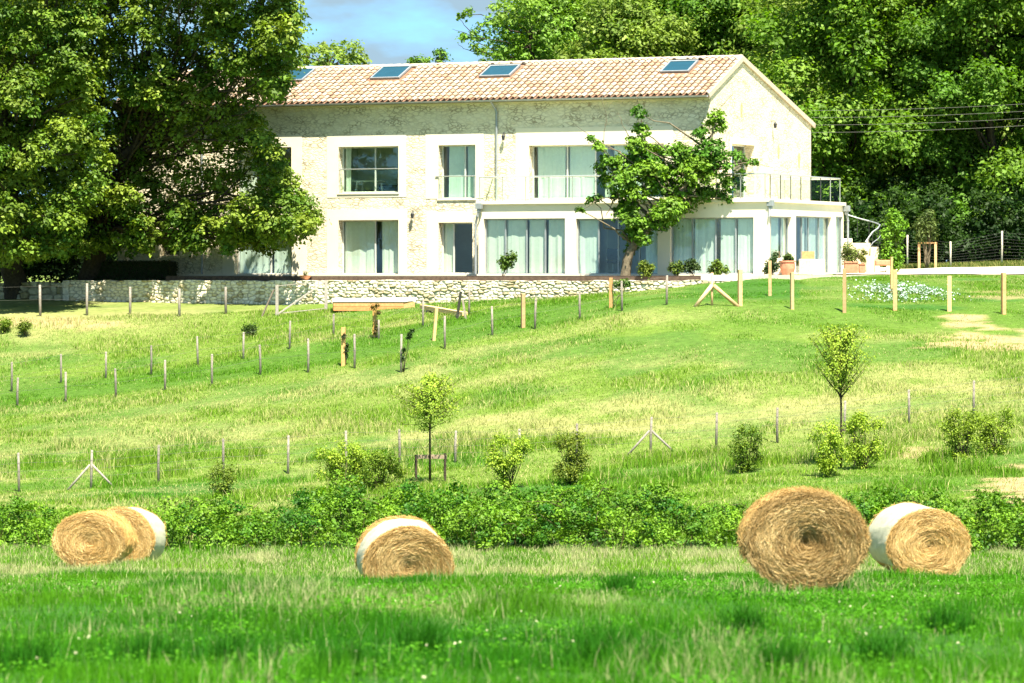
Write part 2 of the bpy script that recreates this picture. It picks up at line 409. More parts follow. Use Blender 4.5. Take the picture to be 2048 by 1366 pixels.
LIME = np.array((.115, .20, .016)); DEEP = np.array((.03, .125, .006)); STRAW = np.array((.30, .31, .11)); TAN = np.array((.33, .25, .13))
def groundcol(x, y):
    """what grows where: share of straw-dry grass, share of deep green grass, bare soil"""
    z = gz(x, y); px, py = topx(x, y, z)
    n1 = fbm(x * .16, y * .30, 21, 4); n2 = fbm(x * .7, y * .8, 33, 3); n3 = fbm(x * .09 + 7, y * .2, 55, 3)
    hill = y > 84
    straw = sstep(.50, .74, n1 * .65 + n2 * .35) * .5 + .07
    # dry meadow along the lower fence and at the upper left
    dry = np.exp(-((py - (950 - 75 * px / 2048) + 60) / 75.0) ** 2)
    straw = straw + .45 * dry * sstep(.3, .6, n2 * .5 + n3 * .5)
    straw = straw + .5 * sstep(560, 200, px) * np.exp(-((py - 640) / 45.0) ** 2)
    # mown lane between the two rows of posts
    low = np.interp(px, [0, 512, 1024, 1333, 1480], [818, 755, 668, 612, 600]); up = np.interp(px, [0, 512, 1024, 1333, 1480], [786, 714, 612, 585, 560])
    lane = sstep(low + 6, low - 8, py) * sstep(up - 6, up + 6, py) * (px < 1600)
    straw = straw * (1 - .85 * lane); deep = .55 * lane
    deep = deep + .6 * sstep(.52, .7, fbm(x * .22 + 40, y * .3, 71, 3)) * (1 - lane)
    lawn = sstep(1250, 1500, px) * sstep(690, 640, py); straw = straw * (1 - .6 * lawn); deep = deep + .35 * lawn
    lush = sstep(.50, .62, fbm(x * .3, y * .45, 91, 3)) * np.exp(-((py - 975) / 45.) ** 2); deep = deep + .5 * lush; straw = straw * (1 - .5 * lush)
    # bare soil
    e = (fbm(x * .9 + 3, y * 1.1, 66, 4) - .5) * 2.2
    s1 = sstep(1.15, .75, np.hypot((px - 2020) / 190, (py - 688 - e * 10 + (px - 2020) * -.02) / 15) + e)
    s2 = sstep(1.1, .7, np.hypot((px - 1930) / 55, (py - 640) / 12) + e)
    s3 = sstep(1.1, .7, np.hypot((px - 2060) / 110, (py - 972) / 30) + e)
    s4 = sstep(1.1, .7, np.hypot((px - 20) / 200, (py - 645) / 12) + e) * .8
    s5 = sstep(1.1, .75, np.hypot((px - 1800) / 90, (py - 905) / 12) + e) * .7
    s6 = sstep(1.1, .75, np.hypot((px - 2040) / 90, (py - 590) / 10) + e) * .6
    soil = np.clip(s1 + s2 + s3 + s4 + s5 + s6, 0, 1) * hill
    # the hay field in front
    fs = .6 * sstep(.56, .74, fbm(x * .55, y * .13, 14, 4)) * .55 + sstep(.6, .75, fbm(x * 1.4, y * .5, 15, 3)) * .3
    far = sstep(57, 64, y + 5 * (n3 - .5)) * sstep(82, 74, y)
    fs = fs * (1 - far) + far * (.25 + .75 * sstep(.38, .62, fbm(x * .8, y * .22, 17, 3)))
    straw = np.where(hill, straw, fs); deep = np.where(hill, deep, 1.0 - .45 * far - .3 * sstep(.45, .65, fbm(x * .35 + 9, y * .12, 44, 3)))
    return np.clip(straw, 0, 1), np.clip(deep, 0, 1), soil

def mixcol(straw, deep):
    c = LIME[None] * (1 - deep[:, None]) + DEEP[None] * deep[:, None]
    return c * (1 - straw[:, None]) + STRAW[None] * straw[:, None]

xs = np.concatenate([np.linspace(-2600, -80, 14), np.arange(-70, -34, 2), np.arange(-34, 34, .35), np.arange(34, 70.1, 2), np.linspace(80, 2600, 14)])
ys = np.concatenate([np.linspace(-300, 0, 5), np.arange(6, 170, .35), np.arange(170, 300.1, 2), np.linspace(320, 5200, 14)])
tx_, ty_ = np.meshgrid(xs, ys); tz_ = gz(tx_.ravel(), ty_.ravel())
s_, d_, so_ = groundcol(tx_.ravel(), np.maximum(ty_.ravel(), 8))
gc = mixcol(s_, d_) * .8 + .01
gc = gc * (1 - so_[:, None]) + (TAN * .95)[None] * so_[:, None]
nx, ny = len(xs), len(ys); I = np.arange(nx * ny).reshape(ny, nx)
fc = np.stack([I[:-1, :-1].ravel(), I[:-1, 1:].ravel(), I[1:, 1:].ravel(), I[1:, :-1].ravel()], 1)
ground = np_mesh("ground", np.stack([tx_.ravel(), ty_.ravel(), tz_], 1), fc, M['soil'], col=gc, smooth=True)
tag(ground, kind="structure")

# ------------------------------------------------------------------ house frame
TH = R(25.0); c_, s__ = math.cos(TH), math.sin(TH)
HX, HY = 7.94, 150.0
def lx(px, y):
    k = (px - 1024) / F; return (k * (HY + y * c_) - HX - y * s__) / (c_ + k * s__)
def ly(px, x):
    k = (px - 1024) / F; return (k * (HY - x * s__) - HX - x * c_) / (s__ - k * c_)
def hY(x, y): return HY - x * s__ + y * c_
def hz(py, x, y): return (HP - py) / F * hY(x, y)
def hw(x, y, z=0): return Vector((HX + x * c_ + y * s__, HY - x * s__ + y * c_, z))

house = empty("farmhouse", (HX, HY, 0), -TH)
tag(house, "long cream stone farmhouse with a canal tile roof and glazed ground floor extension", "house")

FLOOR = .17; P_EXT = -1.35
Q_EXT = lx(1535, P_EXT); YB_EXT = ly(1687, Q_EXT); YB = ly(1622, 0.0)
XL = lx(235, 0)
Z_EAVE = hz(187, 0, -.3)
RIDGE_Y = ly(1485, .05); Z_RIDGE = hz(113, .05, RIDGE_Y); Z_BACK = hz(243, .05, YB)
SLOPE = (Z_RIDGE - Z_EAVE) / (RIDGE_Y + .36)
Z_SLAB = hz(397, Q_EXT, P_EXT)

def front(y0): return lambda a, b, z: (a, y0 + b, z)
def side(x0): return lambda a, b, z: (x0 - b, a, z)

def wall_with_holes(mb, a0, a1, z0, z1, holes, Mp, th=.5, top=None):
    A = sorted(set([a0, a1] + [h[0] for h in holes] + [h[1] for h in holes])); A = [a for a in A if a0 <= a <= a1]
    Z = sorted(set([z0, z1] + [h[2] for h in holes] + [h[3] for h in holes])); Z = [z for z in Z if z0 <= z <= z1]
    def solid(i, j):
        if i < 0 or j < 0 or i >= len(A) - 1 or j >= len(Z) - 1: return False
        ca = (A[i] + A[i + 1]) / 2; cz = (Z[j] + Z[j + 1]) / 2
        return not any(h[0] < ca < h[1] and h[2] < cz < h[3] for h in holes)
    for i in range(len(A) - 1):
        for j in range(len(Z) - 1):
            if not solid(i, j): continue
            x0, x1, zz0, zz1 = A[i], A[i + 1], Z[j], Z[j + 1]
            q = lambda *ps: mb.add([Mp(*p) for p in ps], [(0, 1, 2, 3)])
            q((x0, 0, zz0), (x1, 0, zz0), (x1, 0, zz1), (x0, 0, zz1)); q((x0, th, zz0), (x0, th, zz1), (x1, th, zz1), (x1, th, zz0))
            if not solid(i - 1, j): q((x0, 0, zz0), (x0, 0, zz1), (x0, th, zz1), (x0, th, zz0))
            if not solid(i + 1, j): q((x1, 0, zz0), (x1, th, zz0), (x1, th, zz1), (x1, 0, zz1))
            if not solid(i, j - 1): q((x0, 0, zz0), (x0, th, zz0), (x1, th, zz0), (x1, 0, zz0))
            if not solid(i, j + 1): q((x0, 0, zz1), (x1, 0, zz1), (x1, th, zz1), (x0, th, zz1))

# openings of the main front: pixel x0,x1 and y0(top),y1(bottom)
def frect(px0, px1, py0, py1, y):
    a0, a1 = lx(px0, y), lx(px1, y); am = (a0 + a1) / 2
    return a0, a1, hz(py1, am, y), hz(py0, am, y)
def srect(px0, px1, py0, py1, x):
    a0, a1 = ly(px0, x), ly(px1, x); am = (a0 + a1) / 2
    return a0, a1, hz(py1, x, am), hz(py0, x, am)
UP = [frect(470, 583, 295, 398, 0), frect(677, 797, 293, 385, 0), frect(877, 951, 290, 397, 0), frect(1058, 1328, 289, 397, 0)]
GR = [frect(320, 358, 472, 512, 0), frect(468, 584, 440, 549, 0), frect(677, 797, 440, 549, 0), frect(877, 945, 445, 548, 0)]
EX = [frect(967, 1130, 437, 549, P_EXT), frect(1152, 1315, 437, 549, P_EXT), frect(1340, 1507, 435, 548, P_EXT)]
SD = [srect(1537, 1583, 433, 547, Q_EXT), srect(1592, 1663, 433, 547, Q_EXT), srect(1672, 1685.5, 433, 547, Q_EXT)]
GS = [srect(1463, 1509, 289, 397, 0)]
REC = .36

mb = MB(); wall_with_holes(mb, XL, -.003, -1.6, Z_EAVE - .02, UP + GR + [(lx(990, 0), -.75, FLOOR - .01, 2.72)], front(0)); mb.build("front_wall", M['stone'], house)
# gable wall: rectangular storeys then the two roof slopes
mb = MB(); zb = Z_BACK - .12
wall_with_holes(mb, .003, YB, -1.6, zb, GS, side(0))
prof = [(.003, zb), (YB, zb), (YB, zb + .02), (RIDGE_Y, Z_RIDGE - .10), (.003, Z_EAVE + .36 * SLOPE - .10)]
vs = [(0, y, z + .001) for y, z in prof] + [(-.5, y, z + .001) for y, z in prof]
mb.add(vs, [(0, 1, 2, 3, 4), (9, 8, 7, 6, 5)] + [(i, 5 + i, 5 + (i + 1) % 5, (i + 1) % 5) for i in range(5)])
mb.build("gable_wall", M['stoneg'], house)
# the parts of the envelope turned away
mb = MB(); mb.box(XL + .002, -.502, YB - .5, YB - .002, -1.6, Z_BACK - .15); mb.build("rear_wall", M['stone'], house)
mb = MB()
prof = [(.5, -1.6), (YB - .5, -1.6), (YB - .5, Z_BACK - .1), (RIDGE_Y, Z_RIDGE - .12), (.5, Z_EAVE + .3)]
vs = [(XL, y, z) for y, z in prof] + [(XL + .5, y, z) for y, z in prof]
mb.add(vs, [(4, 3, 2, 1, 0), (5, 6, 7, 8, 9)] + [(i, (i + 1) % 5, 5 + (i + 1) % 5, 5 + i) for i in range(5)]); mb.build("end_wall", M['stone'], house)
# extension
XE = lx(957, P_EXT)
mb = MB(); wall_with_holes(mb, XE, Q_EXT, -1.2, Z_SLAB - .13, EX, front(P_EXT), th=.3)
mb.box(XE, XE + .3, P_EXT + .301, -.003, -1.2, Z_SLAB - .13)
wall_with_holes(mb, P_EXT + .302, YB_EXT, -1.2, Z_SLAB - .13, SD, side(Q_EXT - .002), th=.3)
mb.box(.003, Q_EXT - .303, YB_EXT - .3, YB_EXT, -1.2, Z_SLAB - .13)
mb.build("extension_wall", M['render'], house)
# white plinth along the foot of the front
mb = MB(); mb.box(XL, XE - .01, -.09, -.003, -.6, FLOOR - .012); mb.box(XE - .03, Q_EXT + .03, P_EXT - .10, P_EXT - .003, -.6, FLOOR - .012)
mb.box(Q_EXT + .003, Q_EXT + .1, P_EXT, YB_EXT, -.6, FLOOR - .012); mb.build("plinth", M['rev'], house)

# floors, partitions and ceilings of the rooms behind the glass
mb = MB(); mb.box(XL + .5, -.5, .501, YB - .5, FLOOR - .2, FLOOR - .004); mb.box(XE + .3, Q_EXT - .31, P_EXT + .31, .0, FLOOR - .2, FLOOR - .008)
mb.box(.004, Q_EXT - .31, .0, YB_EXT - .3, FLOOR - .2, FLOOR - .012)
mb.build("floor", M['floor'], house)
ZC = Z_SLAB - .02
mb = MB(); mb.box(XL + .5, -.5, .501, YB - .5, ZC - .28, ZC - .02); mb.box(XL + .5, -.5, 3.2, 3.35, FLOOR, ZC - .28)
mb.box(XL + .5, -.5, 3.2, 3.35, ZC - .02, Z_EAVE); mb.box(XL + .5, -.5, .5, 3.3, Z_EAVE - .35, Z_EAVE - .2)
for px in (640, 835, 1000, 1200):
    a = lx(px, 0); mb.box(a, a + .12, .501, 3.2, FLOOR, ZC - .28); mb.box(a + .01, a + .13, .501, 3.2, ZC - .02, Z_EAVE - .35)
mb.build("partition", M['room'], house)

# ------------------------------------------------------------------ windows
def wavy(a0, a1, z0, z1, b, Mp, amp=.026, per=.20, seed=0):
    rs = np.random.RandomState(seed); na = max(8, int((a1 - a0) / .02)); nzz = 6
    a = np.linspace(a0, a1, na); ph = rs.rand() * 6
    wv = amp * (fbm(a / per, a * 0 + seed * 3.3, seed + 3, 3) - .5) * 4.2
    vs = []; fs = []
    for j in range(nzz):
        t = j / (nzz - 1); z = z1 + (z0 - z1) * t
        for i in range(na): vs.append(Mp(a[i] + .02 * t * math.sin(a[i] * 7), b + wv[i] * (.6 + .5 * t), z))
    for j in range(nzz - 1):
        for i in range(na - 1): fs.append((j * na + i, j * na + i + 1, (j + 1) * na + i + 1, (j + 1) * na + i))
    return vs, fs

def window(h, Mp, np_, fr_mat, curt=(), sur=None, rec=REC, sill=True, seed=0, cmat='curtain', splits=None, rail=None, fw=.055, glass='glass'):
    """h = (a0,a1,z0,z1); curt = list of (from,to) fractions; sur = border widths left,right,top,bottom"""
    a0, a1, z0, z1 = h
    fb = rec; mb = MB(); d = .07
    mb.box(a0, a1, fb, fb + d, z1 - fw, z1, Mp); mb.box(a0, a1, fb, fb + d, z0, z0 + fw, Mp)
    mb.box(a0, a0 + fw, fb, fb + d, z0 + fw, z1 - fw, Mp); mb.box(a1 - fw, a1, fb, fb + d, z0 + fw, z1 - fw, Mp)
    sp = splits or [i / np_ for i in range(1, np_)]
    for i, s in enumerate(sp):
        a = a0 + (a1 - a0) * s; o = .012 if i % 2 else 0
        mb.box(a - .03, a + .03, fb + .005 + o, fb + d - .004, z0 + fw, z1 - fw, Mp)
    w = mb.build("window", fr_mat, house)
    g = MB(); g.box(a0 + fw, a1 - fw, fb + .034, fb + .040, z0 + fw, z1 - fw, Mp); g.build("pane", M[glass], w)
    for k, (u, v) in enumerate(curt):
        vs, fs = wavy(a0 + (a1 - a0) * u, a0 + (a1 - a0) * v, z0 + .03, z1 - .02, fb + .125, Mp, seed=seed * 7 + k)
        cm = MB(); cm.add(vs, fs); cm.build("curtain", M[cmat], w, smooth=True)
    if sill:
        s = MB(); s.box(a0 - .04, a1 + .04, -.05, rec - .003, z0 - .07, z0 - .004, Mp); s.build("sill", M['rev'], w)
    if sur:
        l, r, t, bt = sur; s = MB(); pr = -.014
        zb_ = z0 - bt if bt else z0
        s.box(a0 - l, a1 + r, pr, -.002, z1, z1 + t, Mp); s.box(a0 - l, a0, pr, -.002, zb_, z1, Mp); s.box(a1, a1 + r, pr, -.002, zb_, z1, Mp)
        if bt: s.box(a0, a1, pr, -.002, zb_, z0 - (.071 if sill else .001), Mp)
        s.build("surround", M['rev'], w)
    if rail:
        rh, off = rail; pm = MB()
        pm.tube([Mp(a0 - .12, off, z0 + rh), Mp(a1 + .02, off, z0 + rh)], .022, 8)
        for aa in (a0 + .05, a1 - .04): pm.tube([Mp(aa, off, z0 - .05), Mp(aa, off, z0 + rh)], .014, 6)
        pm.build("railing", M['steel'], w)
        g = MB(); g.box(a0 + .06, a1 - .05, off + .018, off + .026, z0 + .02, z0 + rh - .03, Mp); g.build("glass_panel", M['glassb'], w)
    return w
f0 = front(0); fe = front(P_EXT); se = side(Q_EXT - .002); sg = side(0)
window(UP[0], f0, 2, M['aludark'], [(0, .3)], (.55, .5, .5, 0), seed=1)
window(UP[1], f0, 2, M['alu'], [(.03, .13)], (.55, .35, .48, .2), seed=2, rail=(.98, .06), splits=[.55])
window(UP[2], f0, 2, M['alu'], [(.16, .62), (.66, 1)], (.6, .38, .46, .0), seed=3, rail=(.92, -.04), splits=[.62], cmat='curtainb')
window(UP[3], f0, 4, M['alu'], [(.03, .24), (.27, .46), (.6, .8)], (.6, .4, .72, 0), seed=4, splits=[.26, .47, .73], cmat='curtainb', sill=False)
window(GR[0], f0, 1, M['aludark'], [], (.3, .3, .3, .0), seed=5)
window(GR[1], f0, 2, M['alu'], [(.02, .56), (.6, .98)], (.55, .7, .5, 0), seed=6, splits=[.57], cmat='curtainb', sill=False)
window(GR[2], f0, 2, M['alu'], [(.02, .54), (.64, .93)], (.55, .4, .45, 0), seed=7, splits=[.55], sill=False)
window(GR[3], f0, 1, M['alu'], [(.02, .34)], (.55, .0, .45, 0), seed=8, sill=False, splits=[.34])
window(EX[0], fe, 4, M['zinc'], [(.01, .26), (.27, .5), (.53, .74), (.77, 1)], None, .16, False, 9, splits=[.25, .51, .74])
window(EX[1], fe, 4, M['zinc'], [(.01, .24), (.82, .99)], None, .16, False, 10, cmat='curtainb', splits=[.26, .5, .76])
window(EX[2], fe, 4, M['zinc'], [(.01, .26), (.27, .52), (.58, .76), (.79, 1)], None, .16, False, 11, cmat='curtainb', splits=[.25, .53, .77])
window(SD[0], se, 3, M['zinc'], [(.08, .2), (.28, .7), (.8, .95)], None, .14, False, 12, cmat='curtainb', splits=[.25, .72])
window(SD[1], se, 4, M['zinc'], [(.28, .4), (.45, .72), (.76, .97)], None, .14, False, 13, cmat='curtainb', splits=[.26, .45, .74])
window(SD[2], se, 1, M['zinc'], [(.1, .9)], None, .05, False, 14, cmat='curtainb')
window(GS[0], sg, 1, M['alu'], [(.05, .5)], (.15, .15, .25, 0), seed=15, cmat='curtainb', rec=.42)

# ------------------------------------------------------------------ roof
L_R = math.hypot(RIDGE_Y + .36, Z_RIDGE - Z_EAVE)
ud = Vector((0, RIDGE_Y + .36, Z_RIDGE - Z_EAVE)).normalized(); un = Vector((0, -ud.z, ud.y))
E0 = Vector((0, -.36, Z_EAVE - .06))
XR = .05
# skylights: corners on the slope
def on_roof(px, py):
    # intersect the sight line with the front slope, in house coordinates
    best = None
    d = Vector(((px - 1024) / F, 1, (HP - py) / F))
    o = Vector((-HX, -HY, 0))
    dl = Vector((d.x * c_ - d.y * s__, d.x * s__ + d.y * c_, d.z)); ol = Vector((o.x * c_ - o.y * s__, o.x * s__ + o.y * c_, 0))
    t = (E0 - ol).dot(un) / dl.dot(un)
    p = ol + dl * t; return p.x, (p - E0).dot(ud)
SKY = []
for q in (((560, 158), (590, 136), 600, 158), ((740, 160), (818, 135), 797, 160), ((958, 156), (1037, 133), 1018, 156), ((1320, 147), (1396, 124), 1376, 147)):
    (ax, ay), (bx, by), cx, cy = q
    x0, l0 = on_roof(ax, ay); x1, l1 = on_roof(bx, by); x2, _ = on_roof(cx, cy)
    SKY.append((x0, x0 + max(1.05, x2 - x0), min(l0, l1), max(l0, l1)))
SKY[0] = (lx(583, 1.5) - 1.0, lx(583, 1.5) + .25, SKY[1][2], SKY[1][3])
PITCH = .285; EXPO = .36
ncol = int((XR - XL + .25) / PITCH); nrow = int(L_R / EXPO) + 1
rs = np.random.RandomState(5); V = []; Fq = []; Cc = []
seg = 6; ang = np.linspace(0, math.pi, seg + 1)
for i in range(ncol + 1):
    xc = XR - .08 - i * PITCH + rs.uniform(-.012, .012)
    for j in range(nrow):
        l0 = j * EXPO + rs.uniform(-.03, .03); l1 = min(l0 + .46, L_R + .04)
        if l0 > L_R - .1: continue
        if any(s[0] - .10 < xc < s[1] + .10 and l1 > s[2] - .08 and l0 < s[3] + .08 for s in SKY): continue
        tint = rs.choice([0, 1, 2, 3], p=[.42, .3, .18, .10])
        base = np.array([(1.0, 1.0, 1.0), (.93, .86, .80), (.84, .70, .60), (1.08, 1.16, 1.22)][tint]) * rs.uniform(.9, 1.08)
        b = len(V); sk = rs.uniform(-.012, .012)
        for (l, rad, h) in ((l0, .102, .055 + rs.uniform(0, .014)), (l1, .078, .018)):
            for a in ang:
                p = E0 + ud * l + un * (h + rad * .85 * math.sin(a)); V.append((xc + sk * (l == l1) + rad * math.cos(a), p.y, p.z)); Cc.append(base)
        # thickness lip at the lower end
        for a in ang:
            p = E0 + ud * l0 + un * (.04 + .09 * .85 * math.sin(a)); V.append((xc + .092 * math.cos(a), p.y, p.z)); Cc.append(base * .8)
        n1 = seg + 1
        for k in range(seg):
            Fq.append((b + k, b + n1 + k, b + n1 + k + 1, b + k + 1)); Fq.append((b + 2 * n1 + k, b + k, b + k + 1, b + 2 * n1 + k + 1))
mb = MB(); p0 = E0; p1 = E0 + ud * (L_R + .02)
roofbed = [(XL - .12, p0.y, p0.z), (XR, p0.y, p0.z), (XR, p1.y, p1.z), (XL - .12, p1.y, p1.z)]
th_ = .10
mb.add(roofbed + [(x, y, z - th_) for x, y, z in roofbed], [(0, 1, 2, 3), (7, 6, 5, 4), (0, 4, 5, 1), (1, 5, 6, 2), (3, 7, 4, 0)])
yb2 = YB + .3; zb2 = Z_BACK - .06 - .3 * (Z_RIDGE - Z_BACK) / (YB - RIDGE_Y)
rb = [(XL - .12, p1.y + .002, p1.z), (XR, p1.y + .002, p1.z), (XR, yb2, zb2), (XL - .12, yb2, zb2)]
mb.add(rb + [(x, y, z - th_) for x, y, z in rb], [(0, 1, 2, 3), (7, 6, 5, 4), (2, 6, 7, 3), (1, 5, 6, 2), (3, 7, 4, 0)])
roof = mb.build("roof", M['tilebed'], house)
tiles = np_mesh("tile_covering", V, Fq, M['tile'], roof, col=np.array(Cc))
rg = MB()
k = 0; x = XR
while x > XL:
    rg.col = tuple(np.array((1.25, 1.3, 1.3)) * rs.uniform(.85, 1.05))
    pts = []
    for xx, rr in ((x, .135), (x - .46, .115)):
        for a in ang: pts.append((xx, RIDGE_Y + rr * math.cos(a) * 1.1, p1.z + .0 + rr * math.sin(a)))
    n1 = seg + 1; rg.add(pts, [(q, q + 1, n1 + q + 1, n1 + q) for q in range(seg)] + [tuple(range(seg, -1, -1))])
    x -= .40
rg.build("ridge_tiles", M['tile'], roof)
vg = MB(); vg.col = (1.2, 1.25, 1.25)
vg.beam((XR + .015, p0.y, p0.z - .02), (XR + .015, p1.y, p1.z - .02), .06, .2, (0, 0, 1)); vg.beam((XR + .015, p1.y + .01, p1.z - .03), (XR + .015, yb2, zb2 - .03), .06, .2, (0, 0, 1))
vg.build("verge_board", M['tile'], roof)
gt = MB()
pts = []
for xx in (XL - .1, XR):
    for a in np.linspace(math.pi, 2 * math.pi, 7): pts.append((xx, -.46 + .075 * math.cos(a), Z_EAVE - .075 + .075 * math.sin(a)))
    for a in np.linspace(2 * math.pi, math.pi, 7): pts.append((xx, -.46 + .066 * math.cos(a), Z_EAVE - .075 + .066 * math.sin(a)))
n1 = 14; gt.add(pts, [(q, (q + 1) % n1, n1 + (q + 1) % n1, n1 + q) for q in range(n1)])
gt.build("gutter", M['zinc'], roof)
cn = MB(); cn.box(XL, -.006, -.16, -.004, Z_EAVE - .2, Z_EAVE - .06); cn.build("cornice", M['rev'], house)
for (x0, x1, l0, l1) in SKY:
    def RP(x, l, h): 
        p = E0 + ud * l + un * h; return (x, p.y, p.z)
    fr = MB(); f_ = .07
    fr.box(x0, x1, l0, l0 + f_, .03, .10, RP); fr.box(x0, x1, l1 - f_ * 1.6, l1, .03, .11, RP)
    fr.box(x0, x0 + f_, l0 + f_, l1 - f_ * 1.6, .03, .105, RP); fr.box(x1 - f_, x1, l0 + f_, l1 - f_ * 1.6, .03, .105, RP)
    so = fr.build("skylight", M['zinc'], house)
    g = MB(); g.box(x0 + f_, x1 - f_, l0 + f_, l1 - f_ * 1.6, .08, .09, RP); g.build("pane", M['glassr'], so)

# ------------------------------------------------------------------ balcony, pipes, lamps
bl = MB(); bl.box(XE - .05, Q_EXT + .10, P_EXT - .12, -.004, Z_SLAB - .128, Z_SLAB); bl.box(.004, Q_EXT + .10, -.003, YB_EXT + .05, Z_SLAB - .128, Z_SLAB)
balc = bl.build("balcony", M['rev'], house)
RH = .98
hr = MB(); yo = P_EXT + .05; xo = Q_EXT - .12; ye = YB_EXT - .1
hr.tube([(XE + .02, yo, Z_SLAB + RH), (xo, yo, Z_SLAB + RH), (xo, ye, Z_SLAB + RH), (.05, ye, Z_SLAB + RH)], .032, 8)
hr.tube([(XE + .02, yo, Z_SLAB + RH), (XE + .02, -.01, Z_SLAB + RH)], .024, 8); hr.build("handrail", M['steel'], balc)
posts = [(x, yo) for x in np.linspace(XE + .02, xo, 13)] + [(xo, y) for y in np.linspace(yo + .55, ye, 8)] + [(x, ye) for x in np.linspace(xo - 1.3, .4, 2)]
for k, (x, y) in enumerate(posts):
    q = MB(); q.tube([(x, y, Z_SLAB), (x, y, Z_SLAB + RH - .02)], .021, 6); q.box(x - .04, x + .04, y - .04, y + .04, Z_SLAB + .001, Z_SLAB + .02)
    q.build("baluster", M['iron'] if 12 < k < 19 else M['aludark'], balc)
for (xa, ya), (xb, yb_) in [(posts[i], posts[i + 1]) for i in range(12)]:
    g = MB(); g.box(xa + .03, xb - .03, ya - .004, ya + .004, Z_SLAB + .08, Z_SLAB + RH - .07); g.build("glass_panel", M['glassb'], balc)
for i in range(12, 20):
    (xa, ya), (xb, yb_) = posts[i], posts[i + 1]
    g = MB(); g.box(xa - .004, xa + .004, ya + .03, yb_ - .03, Z_SLAB + .08, Z_SLAB + RH - .07); g.build("glass_panel", M['glassb'], balc)
def pipe(pts, hop=None, r=.045):
    q = MB(); q.tube(pts, r, 8)
    for p in pts[1:-1]: q.tube([Vector(p) - Vector((0, 0, .03)), Vector(p) + Vector((0, 0, .03))], r * 1.25, 8)
    o = q.build("downpipe", M['zinc'], house)
    if hop:
        h = MB(); x, y, z = hop; h.box(x - .13, x + .13, y - .1, y + .1, z - .02, z + .22); h.box(x - .07, x + .07, y - .06, y + .06, z - .14, z - .021); h.build("hopper", M['zinc'], o, bevel=.01)
x = lx(993, -.08); pipe([(x - .1, -.44, Z_EAVE - .13), (x - .02, -.12, Z_EAVE - .45), (x, -.08, Z_EAVE - .6), (x, -.08, Z_SLAB + .02)])
x = lx(957, P_EXT - .2); pipe([(x + .02, P_EXT - .2, Z_SLAB - .35), (x - .05, P_EXT - .2, Z_SLAB - .6), (x - .17, P_EXT - .12, Z_SLAB - .95), (x - .17, P_EXT - .12, FLOOR - .02)], (x + .02, P_EXT - .2, Z_SLAB - .3), .05)
y = ly(1540, Q_EXT + .1); pipe([(Q_EXT + .1, y, Z_SLAB - .35), (Q_EXT + .1, y - .1, Z_SLAB - .72), (Q_EXT + .06, P_EXT + .03, FLOOR - .02)][:2], (Q_EXT + .12, y, Z_SLAB - .28))
pipe([(Q_EXT + .12, YB_EXT + .05, Z_SLAB - .4), (Q_EXT + .15, YB_EXT + .12, Z_SLAB - .75), (Q_EXT + .15, YB_EXT + .12, .1)], (Q_EXT + .13, YB_EXT + .02, Z_SLAB - .35))
x = lx(404, -.08); pipe([(x, -.08, Z_EAVE - .5), (x, -.08, FLOOR)])
def lamp(x, y, z, nx=0, ny=-1):
    q = MB(); q.tube([(x, y, z + .12), (x + nx * .16, y + ny * .16, z + .12), (x + nx * .16, y + ny * .16, z + .05)], .018, 6)
    q.lathe([(.03, .06), (.075, 0), (.06, -.16), (.02, -.18)], (x + nx * .16, y + ny * .16, z)); q.build("wall_lamp", M['iron'], house)
lamp(lx(828, 0), -.005, hz(428, lx(828, 0), 0)); lamp(lx(1010, 0), -.005, hz(272, lx(1010, 0), 0)); lamp(.005, ly(1543, 0), hz(243, 0, ly(1543, 0)) - .1, 1, 0)
for px, py, w, h in ((1483, 220, .11, .32), (1557, 304, .13, .3), (1598, 321, .14, .34)):
    y = ly(px, 0); z = hz(py, 0, y); q = MB()
    vs = [(.008, y + w * math.cos(t) * (1 + .2 * math.sin(3 * t)), z + h * math.sin(t)) for t in np.linspace(0, 2 * math.pi, 15)[:-1]]
    q.add(vs + [(-.01, v[1], v[2]) for v in vs], [tuple(range(14))] + [(i, 14 + i, 14 + (i + 1) % 14, (i + 1) % 14) for i in range(14)])
    q.build("ochre_stone", M['ochre'] if 'ochre' in M else M.setdefault('ochre', plain('ochre_stone', (.50, .36, .19), .9, .2, 12, bump=.5)), house)

# furniture seen through the glass
def chair(px, py, x_y, label):
    x, y, z = x_y; e = empty("office_chair", hw(x, y, z), -TH + .5); tag(e, label, "chair")
    a = MB(); a.box(-.24, .24, -.22, .22, .44, .50); a.build("seat", M['fabric'], e, bevel=.02)
    a = MB(); a.box(-.23, .23, .20, .25, .56, 1.02); a.build("backrest", M['fabric'], e, bevel=.02)
    for s in (-1, 1):
        a = MB(); a.tube([(s * .26, .2, .5), (s * .27, .15, .68), (s * .27, -.15, .68), (s * .26, -.18, .5)], .018, 6); a.build("armrest", M['steel'], e)
    a = MB(); a.tube([(0, 0, .07), (0, 0, .44)], .03, 8)
    for k in range(5): t = k * 1.257; a.tube([(0, 0, .09), (.28 * math.cos(t), .28 * math.sin(t), .05)], .018, 6)
    a.build("pedestal", M['steel'], e)
x0 = lx(1222, -.2); chair(0, 0, (x0, .0, FLOOR), "black office chair with steel arms inside the open ground floor doorway")
